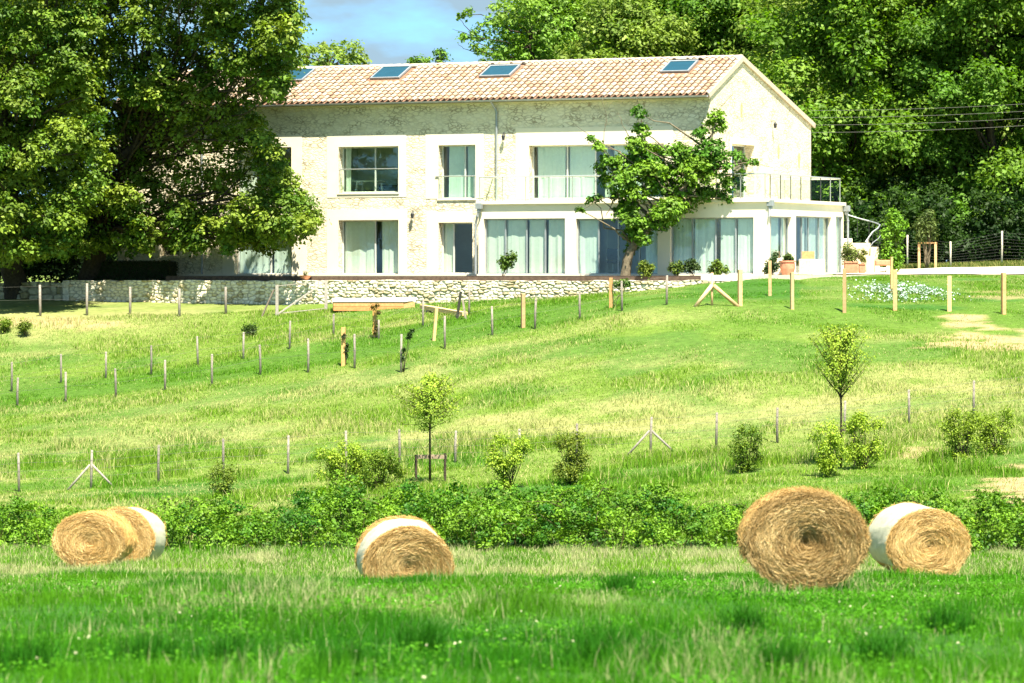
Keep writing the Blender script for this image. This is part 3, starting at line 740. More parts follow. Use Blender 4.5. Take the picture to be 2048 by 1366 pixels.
# upstairs: pale trestle desk and dark sofa behind the glass
zf = ZC - .01; xd = lx(735, 1.0)
e = empty("trestle_desk", hw(xd - .1, 1.35, zf), -TH); tag(e, "pale trestle desk inside the upper window with a handrail", "desk")
a = MB(); a.box(-.62, .62, -.35, .35, .96, 1.0); a.build("tabletop", M['white'], e)
for s in (-1, 1):
    a = MB(); a.beam((s * .42, -.28, .96), (s * .55, -.30, 0), .06, .06); a.beam((s * .42, .28, .96), (s * .55, .30, 0), .06, .06); a.beam((s * .42, -.28, .9), (s * .42, .28, .9), .04, .08); a.build("trestle", M['white'], e)
e = empty("sofa", hw(lx(775, 1.9) + .1, 2.2, zf), -TH); tag(e, "dark grey sofa beyond the pale desk in the upper room", "sofa")
a = MB(); a.box(-.9, .9, -.4, .4, .1, .45); a.build("seat", M['fabric'], e, bevel=.05)
a = MB(); a.box(-.9, .9, .41, .6, .1, .85); a.build("backrest", M['fabric'], e, bevel=.05)
for s in (-1, 1):
    a = MB(); a.box(s * 1.0 - .09, s * 1.0 + .09, -.4, .6, .1, .62); a.build("armrest", M['fabric'], e, bevel=.04)

# ------------------------------------------------------------------ deck, paving, drive
dk = MB(); xdl = lx(335, -4); xdr = lx(1405, -4.0)
ZD = hz(551.5, 0, -4.1)
nb = 27; yf = -4.12
for k in range(nb):
    y0 = yf + .02 + k * (abs(yf) - .12 - .02) / nb; dk.col = (1, 1, 1); dk.box(xdl, xdr, y0, y0 + .132, ZD - .03, ZD + .002 * (k % 2))
dk.box(xdl, xdr, yf - .02, yf + .012, ZD - .2, ZD - .035)
deck = dk.build("deck", M['deck'], None); deck.location = (HX, HY, 0); deck.rotation_euler = (0, 0, -TH); tag(deck, kind="structure")
pv = MB(); pv.box(xdr + .01, Q_EXT + 2.4, -4.2, YB_EXT + 1.5, -.5, FLOOR - .055); pav = pv.build("pavement", M['paving']); pav.location = (HX, HY, 0); pav.rotation_euler = (0, 0, -TH); tag(pav, kind="structure")
# gravel drive draped over the ground
gxs = np.linspace(0, 40, 90); V = []; 
for t in np.linspace(0, 1, 14):
    for x in gxs:
        xx = 13.2 + x; y = (152.2 - x * .01 + .25 * math.sin(x * 1.7)) * (1 - t) + (165.5 + .3 * math.sin(x * 1.1)) * t; V.append((xx, y, 0))
V = np.array(V); V[:, 2] = gz(V[:, 0], V[:, 1]) + .035
I = np.arange(14 * 90).reshape(14, 90)
dr = np_mesh("gravel_drive", V, np.stack([I[:-1, :-1].ravel(), I[:-1, 1:].ravel(), I[1:, 1:].ravel(), I[1:, :-1].ravel()], 1), M['gravel'], smooth=True); tag(dr, kind="structure")
# ------------------------------------------------------------------ dry stone walls
def drywall(name, xa, xb, ytop, seed, label, su=.25, sv=.13, tint=(1, 1, 1), depth=.075, ragged=.03, mat='drystone', yloc=-4.62):
    e = empty(name, (HX, HY, 0), -TH); tag(e, label, "wall")
    du = .035; U = np.arange(xa, xb, du)
    top = np.array([hz(ytop, x, yloc) for x in U]) + (fbm(U * 1.7, U * 0 + seed, seed, 3) - .5) * ragged * 2.5
    base = np.array([float(gz(*hw(x, yloc).xy)) for x in U]) - .25
    nv = 46; T = np.linspace(0, 1, nv)
    zz = base[None] + (top - base)[None] * T[:, None]; uu = np.repeat(U[None], nv, 0)
    wob = (fbm(uu * 2, zz * 2, seed + 3, 2) - .5) * .25
    f1, f2, idn = voro(uu / su + wob, zz / sv + wob, seed)
    edge = np.clip((f2 - f1) / .30, 0, 1); bump = np.sqrt(edge) * depth * (.7 + .6 * idn) + (fbm(uu * 9, zz * 9, seed, 2) - .5) * .03
    yy = yloc - bump
    V = np.stack([uu.ravel(), yy.ravel(), zz.ravel()], 1)
    sh = np.where(idn[..., None] > .8, np.array((.72, .66, .50)), np.where(idn[..., None] < .2, np.array((1.12, 1.12, 1.12)), np.array((1, .98, .93))))
    jo = sstep(.05, .28, f2 - f1)[..., None]
    C = sh * (.55 + .45 * jo) * np.array(tint) * (.85 + .3 * fbm(uu * 1.2, zz * 1.2, seed + 7, 3))[..., None]
    m = len(U); I = np.arange(nv * m).reshape(nv, m)
    Fq = [np.stack([I[:-1, :-1].ravel(), I[:-1, 1:].ravel(), I[1:, 1:].ravel(), I[1:, :-1].ravel()], 1)]
    # top and back
    rows = [(top, -4.1 - (4.62 + yloc) * 0), (base, -4.1)]
    V2 = [V]; C2 = [C.reshape(-1, 3)]; b = len(V); last = I[-1]
    for zr, yr in rows:
        V2.append(np.stack([U, np.full(m, yloc + .5), zr], 1)); C2.append(np.tile(np.array(tint) * .95, (m, 1)))
        nw = np.arange(b, b + m); Fq.append(np.stack([last[:-1], last[1:], nw[1:], nw[:-1]], 1)); last = nw; b += m
    np_mesh("stone_face", np.concatenate(V2), np.concatenate(Fq), M[mat], e, col=np.concatenate(C2))
    # ends closed by a pier of big stones
    q = MB(); q.col = tuple(.9 * t for t in tint)
    for x in (U[0], U[-1]):
        zb0 = float(gz(*hw(x, yloc).xy)) - .25; zt = hz(ytop, x, yloc); z = zb0; k = 0
        while z < zt - .05:
            h = min(.26, zt - z); q.box(x - .16 - .03 * (k % 2), x + .12 + .03 * (k % 2), yloc - .09, yloc + .52, z + .005, z + h); z += h; k += 1
    q.build("end_pier", M[mat], e, bevel=.03)
    return e
drywall("stone_wall", lx(134, -4.6), lx(1486, -4.6), 561.0, 3, "long pale dry stone retaining wall below the wooden deck")
drywall("rubble_wall", lx(-60, -4.6), lx(126, -4.6), 566.0, 11, "low grey lichen covered rubble wall under the big tree at the far left", .5, .3, (.55, .56, .50), .12, .10)

# ------------------------------------------------------------------ foliage generators
def leaves(P, Nn, size, col, rs, aspect=.62, fold=.12, rnd=.9):
    n = len(P)
    nn = Nn + rs.normal(0, rnd * .5, (n, 3)); nn /= np.linalg.norm(nn, axis=1)[:, None] + 1e-9
    t = rs.normal(0, 1, (n, 3)); t -= nn * (t * nn).sum(1)[:, None]; t /= np.linalg.norm(t, axis=1)[:, None] + 1e-9
    b = np.cross(nn, t); sz = (size * rs.uniform(.65, 1.3, n))[:, None]
    v = np.stack([P - t * sz * .5, P + b * sz * aspect * .5 + nn * sz * fold, P + t * sz * .5, P - b * sz * aspect * .5 + nn * sz * fold], 1).reshape(-1, 3)
    f = np.arange(4 * n).reshape(n, 4); c = np.repeat(col, 4, 0)
    return v, f, c

def lobes_to_leaves(lobes, rs, size, c_lo, c_hi, dens=1.0, sub_r=.36, per=26, flat=.75, nsub_k=17, inner=.12):
    """lobes: (x,y,z,r).  Each lobe is a cluster of twigs carrying leaves."""
    Ps = []; Ns = []; Cs = []
    for (x, y, z, r) in lobes:
        tone = rs.rand(); base = np.array(c_lo) * (1 - tone) + np.array(c_hi) * tone
        ns = max(5, int(nsub_k * r ** 1.7)); d = rs.normal(0, 1, (ns, 3)); d /= np.linalg.norm(d, axis=1)[:, None]
        d[:, 2] = np.where((d[:, 2] < -.35) & (rs.rand(ns) < .55), -d[:, 2], d[:, 2])
        rad = r * np.where(rs.rand(ns) < inner, rs.uniform(.2, .7, ns), rs.uniform(.72, 1.12, ns))
        cen = np.array((x, y, z)) + d * rad[:, None] * np.array((1, 1, flat))
        k = max(4, int(per * dens)); sr = sub_r * (.6 + .55 * rs.rand(ns)) * min(1.25, .6 + .4 * r)
        off = rs.normal(0, .55, (ns, k, 3)) * sr[:, None, None]; off[..., 2] *= .7; off[..., 2] -= (np.abs(off[..., :2]).sum(-1)) * .18
        P = (cen[:, None] + off).reshape(-1, 3)
        nrm = off / (np.linalg.norm(off, axis=2)[..., None] + 1e-6) * .45 + d[:, None] * .5 + np.array((0, 0, .75))
        Ps.append(P); Ns.append(nrm.reshape(-1, 3))
        tw = base[None] * rs.uniform(.75, 1.25, (ns, 1)); cc = np.repeat(tw, k, 0) * rs.uniform(.75, 1.25, (ns * k, 1)); Cs.append(cc)
    P = np.concatenate(Ps); Nn = np.concatenate(Ns); Nn /= np.linalg.norm(Nn, axis=1)[:, None] + 1e-9
    return leaves(P, Nn, size, np.concatenate(Cs), rs)

def limb(mb, p, q, r0, r1, rs, n=6, wob=.06):
    p = Vector(p); q = Vector(q); l = (q - p).length; pts = []; rad = []
    for i in range(n + 1):
        t = i / n; o = Vector(rs.normal(0, 1, 3)) * wob * l * (math.sin(math.pi * t)) * .6
        pts.append(p.lerp(q, t) + o); rad.append(r0 * (1 - t) + r1 * t)
    mb.tube(pts, rad, 8)

# ------------------------------------------------------------------ forest behind the house
def forest_proto(seed, H, Rr, c_lo, c_hi, nl, low=.12, leaf=.24, name="forest_tree"):
    rs = np.random.RandomState(seed); lobes = []
    for i in range(nl):
        h = low + (1 - low) * rs.rand() ** .85; env = Rr * math.sqrt(max(.03, 1 - ((h - .5) / .53) ** 2)) * (.75 + .4 * rs.rand())
        a = rs.uniform(0, 6.283); k = rs.uniform(.55, 1.0) if i % 4 else rs.uniform(.1, .5)
        r = rs.uniform(.75, 1.55) * (Rr / 4.0) ** .5
        lobes.append((env * k * math.cos(a), env * k * math.sin(a), h * H - r * .4, r))
    v, f, c = lobes_to_leaves(lobes, rs, leaf, c_lo, c_hi, dens=1.0, per=24, nsub_k=18, sub_r=.55)
    e = empty(name); np_mesh("crown", v, f, M['leaf_far'], e, col=c)
    tm = MB(); limb(tm, (0, 0, -.6), (rs.normal(0, .3), rs.normal(0, .3), H * .85), .30 * H / 16, .05, rs, 8, .02)
    for (x, y, z, r) in lobes[::3]:
        zs = max(H * .12, z - math.hypot(x, y) * .8 - .5); limb(tm, (0, 0, min(zs, H * .8)), (x, y, z), .10, .025, rs, 4, .05)
    tm.build("trunk", M['bark'], e, smooth=True)
    return e
def dup(o, loc, rz=0, sc=1.0, label=None, name=None):
    r = o.copy(); COL.objects.link(r); r.location = loc; r.rotation_euler = (0, 0, rz); r.scale = (sc, sc, sc)
    for ch in o.children:
        d = ch.copy(); COL.objects.link(d); d.parent = r
    if label: r["label"] = label
    return r
G1 = ((.105, .215, .02), (.18, .30, .034)); G2 = ((.085, .19, .02), (.15, .265, .03)); G3 = ((.14, .235, .03), (.24, .325, .06))
FT = [forest_proto(101, 17, 4.6, *G1, 105), forest_proto(102, 19, 5.2, *G2, 120), forest_proto(103, 15, 4.2, *G3, 95), forest_proto(104, 18, 4.8, *G1, 112)]
FG = "trees of the wood behind the house"
fplace = [  # px, distance, prototype, rotation, scale, label
    (1700, 184, 0, .4, 1.0, "leafy tree close behind the back corner of the gable"),
    (1838, 187, 2, 1.3, 1.02, "yellow green tree with low hanging boughs above the young guarded tree"),
    (1985, 183, 1, 2.2, .98, "dense green tree behind the tallest fence post on the right"),
    (2130, 186, 3, .9, 1.0, "green tree at the right edge of the wood"),
    (1135, 206, 3, 3.0, .98, "green tree over the roof ridge between the second and third skylights from the right"),
    (1255, 200, 2, 4.0, 1.0, "pale yellowish tree over the roof left of the rightmost skylight"),
    (1380, 204, 0, 5.0, 1.08, "tall green tree rising above the rightmost skylight"),
    (1500, 203, 1, 1.8, 1.0, "deep green tree rising above the gable peak"),
    (1610, 198, 2, .2, 1.12, "bright green tree over the falling back slope of the gable roof"),
    (1770, 207, 3, 2.7, 1.15, "tall tree in the second row behind the power lines"),
    (1925, 205, 0, 3.6, 1.2, "tallest tree of the second row on the right"),
    (2080, 204, 2, 4.4, 1.2, "pale crowned tree in the second row at the right edge"),
    (2230, 200, 1, 5.2, 1.15, "dark green tree just beyond the right edge of the wood"),
    (1960, 228, 1, .6, 1.25, "hindmost dark tree filling the gap on the right"),
    (1560, 232, 3, 1.2, 1.2, "hindmost tree showing above the gable roof"),
    (1320, 232, 1, 2.1, 1.15, "hindmost tree showing above the middle of the ridge"),
    (1690, 226, 0, 2.8, 1.25, "hindmost tree left of the power lines")]
used = set()
for (px, Y, k, rz, sc, lab) in fplace:
    p = on(px, Y)
    if k not in used: o = FT[k]; o.location = p; o.rotation_euler = (0, 0, rz); o.scale = (sc,) * 3; used.add(k); o["label"] = lab
    else: o = dup(FT[k], p, rz, sc, lab)
    o["category"] = "tree"; o["group"] = FG
# tree with bare branches at the left end of the wood
def blob_tree(name, Y, blobs, trunk, leaf, cols, label, bark='bark', seed=0, per=24, twigs=(), nsub=17, sub_r=.36, dens=1, thick=.8, mat='leaf', base=None, dep=None):
    """blobs: photo px,py, radius px, and depth offset in metres (real lobes of foliage in space)"""
    rs = np.random.RandomState(seed); b0 = base if base is not None else on(*trunk[0][:2]) if False else None
    lobes = []
    for bl_ in blobs:
        px, py, rp_ = bl_[:3]; dy = bl_[3] if len(bl_) > 3 else rs.uniform(-thick, thick)
        p = W(px, py, Y + dy); lobes.append((p.x, p.y, p.z, rp_ / F * Y))
    org = W(trunk[0][0], trunk[0][1], Y); org.z = float(gz(org.x, org.y))
    v, f, c = lobes_to_leaves(lobes, rs, leaf, *cols, per=per, nsub_k=nsub, sub_r=sub_r, dens=dens)
    e = empty(name, org); tag(e, label, "tree")
    np_mesh("crown", v - np.array(org), f, M[mat], e, col=c)
    tm = MB()
    pts = [W(px, py, Y + (t[0] if t else 0)) - org for (px, py, r, *t) in trunk]
    pts[0].z = -.3
    # smooth the trunk line
    fine = []; rad = []
    for i in range(len(pts) - 1):
        for k in range(4):
            t = k / 4; fine.append(pts[i].lerp(pts[i + 1], t) + Vector(rs.normal(0, .012, 3))); rad.append(trunk[i][2] * (1 - t) + trunk[i + 1][2] * t)
    fine.append(pts[-1]); rad.append(trunk[-1][2]); tm.tube(fine, rad, 10)
    for tw in twigs:
        q = [W(px, py, Y + rs.uniform(-.2, .2)) - org for (px, py) in tw]; q2 = []
        for i in range(len(q) - 1):
            for k in range(3): q2.append(q[i].lerp(q[i + 1], k / 3) + Vector(rs.normal(0, .02, 3)))
        q2.append(q[-1]); tm.tube(q2, list(np.linspace(.03, .008, len(q2))), 6)
    # limbs towards every lobe
    tp = [Vector(p) for p in fine]
    for (x, y, z, r) in lobes:
        q = Vector((x, y, z)) - org; cand = [p for p in tp if p.z < q.z + .2] or tp
        s = min(cand, key=lambda p: (p - q).length + .3 * (q.z - p.z < .2)); limb(tm, s, q, min(.05, trunk[-1][2] + .01), .012, rs, 4, .08)
    tm.build("trunk", M[bark], e, smooth=True)
    return e
rsb = np.random.RandomState(77)
bb = [(930, 30, 20), (942, 75, 24), (955, 100, 22), (985, 60, 30), (1010, 95, 34), (1035, 45, 36), (1060, 90, 38), (1085, 30, 40), (1110, 75, 40), (1075, 115, 34), (1030, 120, 28), (990, 112, 22), (1140, 40, 36), (1050, 5, 34), (1100, -10, 40), (1000, 20, 22)]
bb += [(rsb.uniform(1000, 1150), rsb.uniform(100, 420), rsb.uniform(30, 44)) for _ in range(22)]
blob_tree("forest_tree", 192, bb, [(1080, 560, .35), (1075, 350, .28), (1065, 150, .2), (1060, 40, .08)], .22, G1, "tree with bare crooked twigs against the sky at the left end of the wood", seed=9, thick=2.2,
          twigs=[[(985, 100), (960, 85), (930, 65), (905, 58)], [(975, 105), (950, 103), (928, 98), (915, 85)], [(950, 70), (938, 60), (925, 45), (912, 30)]])["group"] = FG
# crown peeping over the ridge beside the big tree
bb = [(600, 112, 28), (625, 108, 26), (652, 98, 24), (676, 100, 24), (700, 104, 22), (716, 112, 16), (640, 125, 26), (690, 125, 24), (720, 125, 14), (610, 140, 30), (660, 150, 34), (700, 155, 30), (660, 220, 40), (620, 260, 40), (690, 280, 40)]
blob_tree("small_tree", 186, bb, [(655, 560, .25), (655, 300, .2), (655, 130, .06)], .22, G3, "rounded yellow green tree top showing above the ridge beside the big linden", seed=12, thick=1.5, mat='leaf_far')
bb = [(826, 121, 7), (838, 119, 8), (850, 122, 8), (835, 135, 12), (840, 180, 26), (850, 240, 30), (880, 104, 7), (884, 112, 6), (878, 122, 5), (876, 160, 14), (880, 220, 24)]
blob_tree("shrub", 178, bb, [(855, 560, .12), (855, 300, .09), (868, 160, .05), (880, 108, .02)], .16, G2, "sparse shrub tips poking above the ridge between two skylights", seed=13, thick=.4, twigs=[[(870, 160), (872, 135), (871, 117)], [(905, 170), (906, 140), (904, 120)], [(935, 170), (936, 140), (935, 122)]])["category"] = "shrub"

# shady understorey at the foot of the wood
US = []
for i, (px, Y, r, h) in enumerate([(1720, 177, 2.6, 3.2), (1800, 181, 3.0, 4.0), (1880, 178, 2.6, 3.0), (1960, 181, 3.0, 3.6), (2050, 178, 2.8, 3.2), (2140, 180, 3.0, 3.6), (1650, 182, 3.0, 3.8)]):
    rs = np.random.RandomState(300 + i); lob = [(rs.uniform(-r, r), rs.uniform(-1.2, 1.2), rs.uniform(.3, h), rs.uniform(.5, .95)) for _ in range(22)]
    v, f, c = lobes_to_leaves(lob, rs, .2, (.016, .045, .010), (.035, .075, .012), per=20)
    p = on(px, Y); o = np_mesh("undergrowth", v, f, M['leaf_far'], None, col=c); o.location = p
    tag(o, ["dark undergrowth bush behind the stone stair", "dark undergrowth bush behind the young guarded tree", "low dark bush behind the shortest steel fence post", "dark bush between the two right steel fence posts", "dark bush behind the tallest steel fence post", "dark bush at the right end of the rear fence", "dark bush hidden behind the extension corner"][i], "bush", "undergrowth at the foot of the wood")

rs = np.random.RandomState(640); lob = []
for i in range(800):
    x = rs.uniform(-60, 62); y = rs.uniform(246, 256); lob.append((x, y, float(gz(x, y)) + 9.0 * rs.rand() ** 1.6 * (1 if x > -6 else .45), rs.uniform(1.1, 1.9)))
v, f, c = lobes_to_leaves(lob, rs, .42, (.03, .07, .012), (.06, .11, .016), per=16, nsub_k=9, sub_r=.6)
tag(np_mesh("far_wood", v, f, M['leaf_far'], None, col=c), "dark mass of the wood far behind all other trees", "wood", kind="stuff")
# ------------------------------------------------------------------ the big linden trees on the left
LP = [(-40, -220), (596, -220), (606, 60), (602, 130), (580, 190), (512, 212), (548, 270), (572, 330), (628, 395), (646, 445), (612, 498), (560, 500), (520, 512), (480, 500), (430, 512), (380, 505), (300, 512), (230, 515), (150, 520), (80, 530), (-40, 530)]
def inside(x, y, poly):
    r = False; j = len(poly) - 1
    for i in range(len(poly)):
        xi, yi = poly[i]; xj, yj = poly[j]
        if (yi > y) != (yj > y) and x < (xj - xi) * (y - yi) / (yj - yi) + xi: r = not r
        j = i
    return r
def edge_ok(x, y, rp_, poly, f=.92):
    return all(inside(x + rp_ * f * math.cos(t), y + rp_ * f * math.sin(t), poly) for t in np.linspace(0, 6.283, 9)[:-1])
LC = ((.055, .13, .010), (.20, .275, .03))
def linden(seed, cx, cz_py, Yc, rx, ry, poly, n, trunk_px, label, extra=(), boughs=(), leaf=.185, lean=False):
    rs = np.random.RandomState(seed); lobes = []; tries = 0
    zc = (HP - cz_py) / F * Yc
    xsP = [p[0] for p in poly]; ysP = [p[1] for p in poly]; hw_ = (max(xsP) - min(xsP)) / 2; cx0 = (max(xsP) + min(xsP)) / 2; cy0 = cz_py
    def depth(px, py):
        q2 = min(.9, ((px - cx0) / hw_) ** 2 * .9 + (max(0, py - cy0) / (520 - cy0)) ** 2 * .5); return math.sqrt(1 - q2)
    def slab(px, py, u):
        # the crown leans out over the deck: clear of the wall below, clear of the front behind
        xl = lx(px, -4.6); Yw = hY(xl, -4.6); Yf = hY(lx(px, -.3), -.3); z = (HP - py) / F * 156
        return Yw + .5 - .40 * max(0, z) + u * (Yf - Yw - .9)
    # boughs on the side of the crown facing the meadow: each a drooping group of lobes
    for (px, py, rp_) in boughs:
        Yb_ = slab(px, py, rs.uniform(-.08, .30) if py < 300 else rs.uniform(-.28, .05)) if lean else Yc - ry * depth(px, py) * rs.uniform(.9, 1.12); r0 = rp_ / F * Yb_; c0 = W(px, py, Yb_)
        for k in range(6 if rp_ > 50 else 4):
            d = rs.normal(0, 1, 3); d /= np.linalg.norm(d); r = r0 * rs.uniform(.38, .58)
            X, Y, Z = c0.x + d[0] * r0 * .55, c0.y + abs(d[1]) * r0 * .35, c0.z + d[2] * r0 * .5
            p_, q_ = topx(X, Y, Z); rr = r * F / Y
            while r > .3 and not edge_ok(p_, q_, rr * 1.0, poly): r *= .85; rr = r * F / Y
            if edge_ok(p_, q_, rr, poly): lobes.append((X, Y, Z, r))
    nb_ = len(lobes)
    # the shaded inner foliage further back, and the far side
    while len(lobes) < n + nb_ and tries < 40000:
        tries += 1
        px = rs.uniform(min(xsP), max(xsP)); py = rs.uniform(min(ysP), max(ysP)); r = rs.uniform(.8, 1.6); f = depth(px, py)
        Y = slab(px, py, rs.uniform(.42, 1.0)) if lean else Yc + ry * f * (rs.uniform(-.22, .12) if rs.rand() < .62 else rs.uniform(.2, 1.0)); p = W(px, py, Y); X, Z = p.x, p.z; rp_ = r * F / Y
        if Z > 14.5: continue
        while r > .45 and not edge_ok(px, py, rp_ * 1.1, poly): r *= .85; rp_ = r * F / Y
        if not edge_ok(px, py, rp_ * 1.1, poly) or hypot_house(X, Y): continue
        if any((X - a) ** 2 + (Y - b) ** 2 + (Z - c) ** 2 < (.58 * (r + q)) ** 2 for a, b, c, q in lobes[nb_:]): continue
        lobes.append((X, Y, Z, r))
    for (px, py, rp_, Y) in extra:
        Y = slab(px, py, rs.uniform(-.22, .3)) if lean else Y; p = W(px, py, Y); lobes.append((p.x, p.y, p.z, rp_ / F * Y))
    org = on(trunk_px, 160.5 if lean else Yc + 6.0)
    v, f, c = lobes_to_leaves(lobes, rs, leaf, *LC, per=26, nsub_k=22, sub_r=.37, inner=.08)
    e = empty("linden_tree", org); tag(e, label, "tree"); e["group"] = "old lindens at the left of the house"
    np_mesh("crown", v - np.array(org), f, M['leaf'], e, col=c)
    tm = MB(); cen = Vector(((cx - 1024) / F * Yc, Yc, zc)) - org
    fork = Vector((cen.x * .25, cen.y * .3, 3.0))
    limb(tm, (0, 0, -.5), fork, .55, .40, rs, 6, .03); limb(tm, fork, (cen.x * .9, cen.y, cen.z + 3), .42, .12, rs, 8, .05)
    for (x, y, z, r) in lobes[::6]:
        q = Vector((x, y, z)) - org; t = rs.uniform(.15, .75); s = fork.lerp(Vector((cen.x * .9, cen.y, cen.z + 3)), t)
        if q.z < s.z - 1: s = fork
        limb(tm, s, q, .08, .02, rs, 5, .07)
    tm.build("trunk", M['bark'], e, smooth=True)
    return e
lean_ok = True
def hypot_house(X, Y):
    # inside the house volume?
    dx, dy = X - HX, Y - HY; yl = dx * s__ + dy * c_; xl = dx * c_ - dy * s__
    return False if lean_ok else xl > XL - .8 and yl > -1.3
BA = [(290, 40, 62), (250, 95, 55), (290, 180, 62), (345, 205, 60), (430, 45, 60), (500, 35, 66), (560, 80, 58), (520, 150, 55), (465, 110, 52), (575, 15, 46), (560, 185, 30), (250, 375, 50), (265, 425, 48), (305, 455, 48), (375, 440, 56), (440, 445, 50), (500, 425, 52), (560, 425, 56), (602, 440, 40), (548, 335, 38), (522, 285, 30), (410, 175, 38), (330, 130, 40), (120, 480, 40), (200, 490, 26), (350, 482, 26), (400, 480, 28), (455, 482, 26), (300, 490, 24), (250, 480, 32), (160, 500, 22), (290, -40, 60), (420, -50, 66), (540, -60, 60), (350, -120, 66), (480, -130, 66), (240, -120, 60), (560, -150, 50), (420, -180, 50)]
BB = [(60, 60, 80), (165, 40, 62), (40, 190, 72), (130, 150, 66), (100, 265, 66), (168, 262, 48), (185, 320, 46), (60, 320, 48), (115, 425, 55), (150, 395, 42), (20, 425, 50), (-40, 300, 60), (-60, 120, 80), (-50, 450, 50), (190, 180, 30), (110, 480, 36), (40, 490, 34), (-30, 500, 36), (70, 505, 26), (60, -60, 70), (150, -70, 60), (-60, -80, 70), (40, -150, 66), (140, -160, 60)]
ex = [(600, 415, 34, 153), (618, 450, 26, 153), (585, 468, 30, 153), (545, 470, 34, 152), (500, 482, 26, 152), (455, 470, 34, 151), (405, 455, 40, 151), (360, 480, 26, 150), (560, 400, 40, 153), (575, 350, 26, 154), (545, 310, 26, 154), (525, 270, 18, 154),
      (555, 120, 40, 155), (575, 60, 34, 155), (560, 170, 28, 155), (545, 195, 20, 155), (590, 100, 22, 155)]
linden(41, 330, 300, 154.6, 6.6, 5.0, LP, 300, 165, "huge leafy linden tree spreading in front of the left end of the farmhouse", ex, BA, lean=True)
LP2 = [(-420, -220), (200, -220), (215, 60), (215, 250), (245, 330), (200, 420), (200, 490), (130, 530), (60, 530), (0, 540), (-420, 540)]
linden(43, 10, 250, 153.0, 5.2, 4.2, LP2, 170, 30, "yellowish leafy linden tree at the left edge of the photo, nearest the camera", (), BB)
for px, Y, r, lab in ((211, 166, .20, "slim dark trunked tree behind the clipped hedge, next to the big trunk"), (268, 167, .16, "thin dark trunked tree behind the middle of the clipped hedge")):
    p = on(px, Y); e = empty("slender_tree", p); tag(e, lab, "tree"); rs = np.random.RandomState(px)
    tm = MB(); limb(tm, (0, 0, -.3), (.1, 0, 6.5), r, .08, rs, 7, .02); tm.build("trunk", M['bark'], e, smooth=True)
    lob = [(rs.uniform(-1.6, 1.6), rs.uniform(-1.4, 1.4), rs.uniform(2.9, 7.5), rs.uniform(.6, 1.0)) for _ in range(20)]
    v, f, c = lobes_to_leaves(lob, rs, .19, (.02, .05, .01), (.04, .08, .012), per=22); np_mesh("crown", v, f, M['leaf'], e, col=c)
# dark bushes in the shade under the lindens
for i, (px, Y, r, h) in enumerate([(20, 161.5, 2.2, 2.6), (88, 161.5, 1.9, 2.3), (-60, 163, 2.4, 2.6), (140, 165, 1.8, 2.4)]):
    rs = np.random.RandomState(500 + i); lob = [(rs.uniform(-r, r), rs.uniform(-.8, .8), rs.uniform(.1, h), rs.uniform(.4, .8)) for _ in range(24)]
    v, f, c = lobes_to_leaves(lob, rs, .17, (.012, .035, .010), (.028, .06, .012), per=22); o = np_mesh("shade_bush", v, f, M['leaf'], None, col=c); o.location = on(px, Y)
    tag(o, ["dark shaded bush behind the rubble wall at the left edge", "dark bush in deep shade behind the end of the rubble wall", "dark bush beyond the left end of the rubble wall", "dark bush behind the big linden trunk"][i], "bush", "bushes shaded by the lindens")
# clipped hedge
def hedge_box(x0, x1, y0, y1, z0, z1, n, rs):
    P = []; Nn = []
    for _ in range(n):
        u, v, w = rs.rand(3); f = rs.rand()
        if f < .55: P.append((x0 + (x1 - x0) * u, y0 + rs.normal(0, .03), z0 + (z1 - z0) * w)); Nn.append((0, -1, .3))
        elif f < .85: P.append((x0 + (x1 - x0) * u, y0 + (y1 - y0) * v, z1 + rs.normal(0, .03))); Nn.append((0, 0, 1))
        else: P.append((x1 + rs.normal(0, .03), y0 + (y1 - y0) * v, z0 + (z1 - z0) * w)); Nn.append((1, 0, .3))
    return np.array(P), np.array(Nn, float)
rs = np.random.RandomState(61); xa, xb = lx(188, -2.0), lx(343, -2.0)
za = ZD - .12; zt = hz(524, xb, -2.0)
e = empty("clipped_hedge", (HX, HY, 0), -TH); tag(e, "dark clipped box hedge at the left end of the deck", "hedge")
P, Nn = hedge_box(xa, xb, -2.3, -1.5, za - .3, zt, 9000, rs); col = np.array((.022, .045, .012)) * rs.uniform(.6, 1.5, (len(P), 1))
v, f, c = leaves(P, Nn, .07, col, rs); np_mesh("foliage", v, f, M['leaf'], e, col=c)
core = MB(); core.box(xa + .03, xb - .03, -2.27, -1.53, za - .4, zt - .03); core.build("branch_mass", M['darkwood'], e)

# ------------------------------------------------------------------ ivy clad tree in front of the extension
IV = [(1285, 480, 14), (1275, 450, 22), (1318, 440, 22), (1345, 415, 26), (1300, 345, 30), (1265, 355, 26), (1405, 330, 28), (1270, 470, 24), (1258, 432, 28), (1298, 452, 22), (1330, 428, 30), (1362, 400, 32), (1268, 392, 28), (1240, 362, 26), (1212, 330, 22), (1252, 330, 30), (1290, 322, 34), (1330, 352, 36), (1352, 312, 34), (1390, 350, 36), (1420, 302, 30), (1428, 252, 22), (1436, 330, 28), (1458, 366, 22), (1420, 392, 24), (1448, 396, 14), (1282, 262, 18), (1276, 225, 14), (1274, 288, 22), (1196, 292, 12), (1182, 276, 6), (1470, 310, 13), (1496, 322, 7), (1512, 326, 5), (1212, 362, 16), (1196, 396, 6), (1180, 398, 5), (1160, 420, 4), (1240, 392, 16), (1310, 372, 24), (1400, 268, 14), (1437, 232, 14), (1376, 330, 30), (1480, 345, 8), (1484, 375, 6), (1460, 398, 6), (1300, 300, 20), (1262, 500, 14), (1250, 412, 20), (1350, 380, 26), (1390, 385, 24)]
iv_y = hY(lx(1250, -3.2), -3.2)
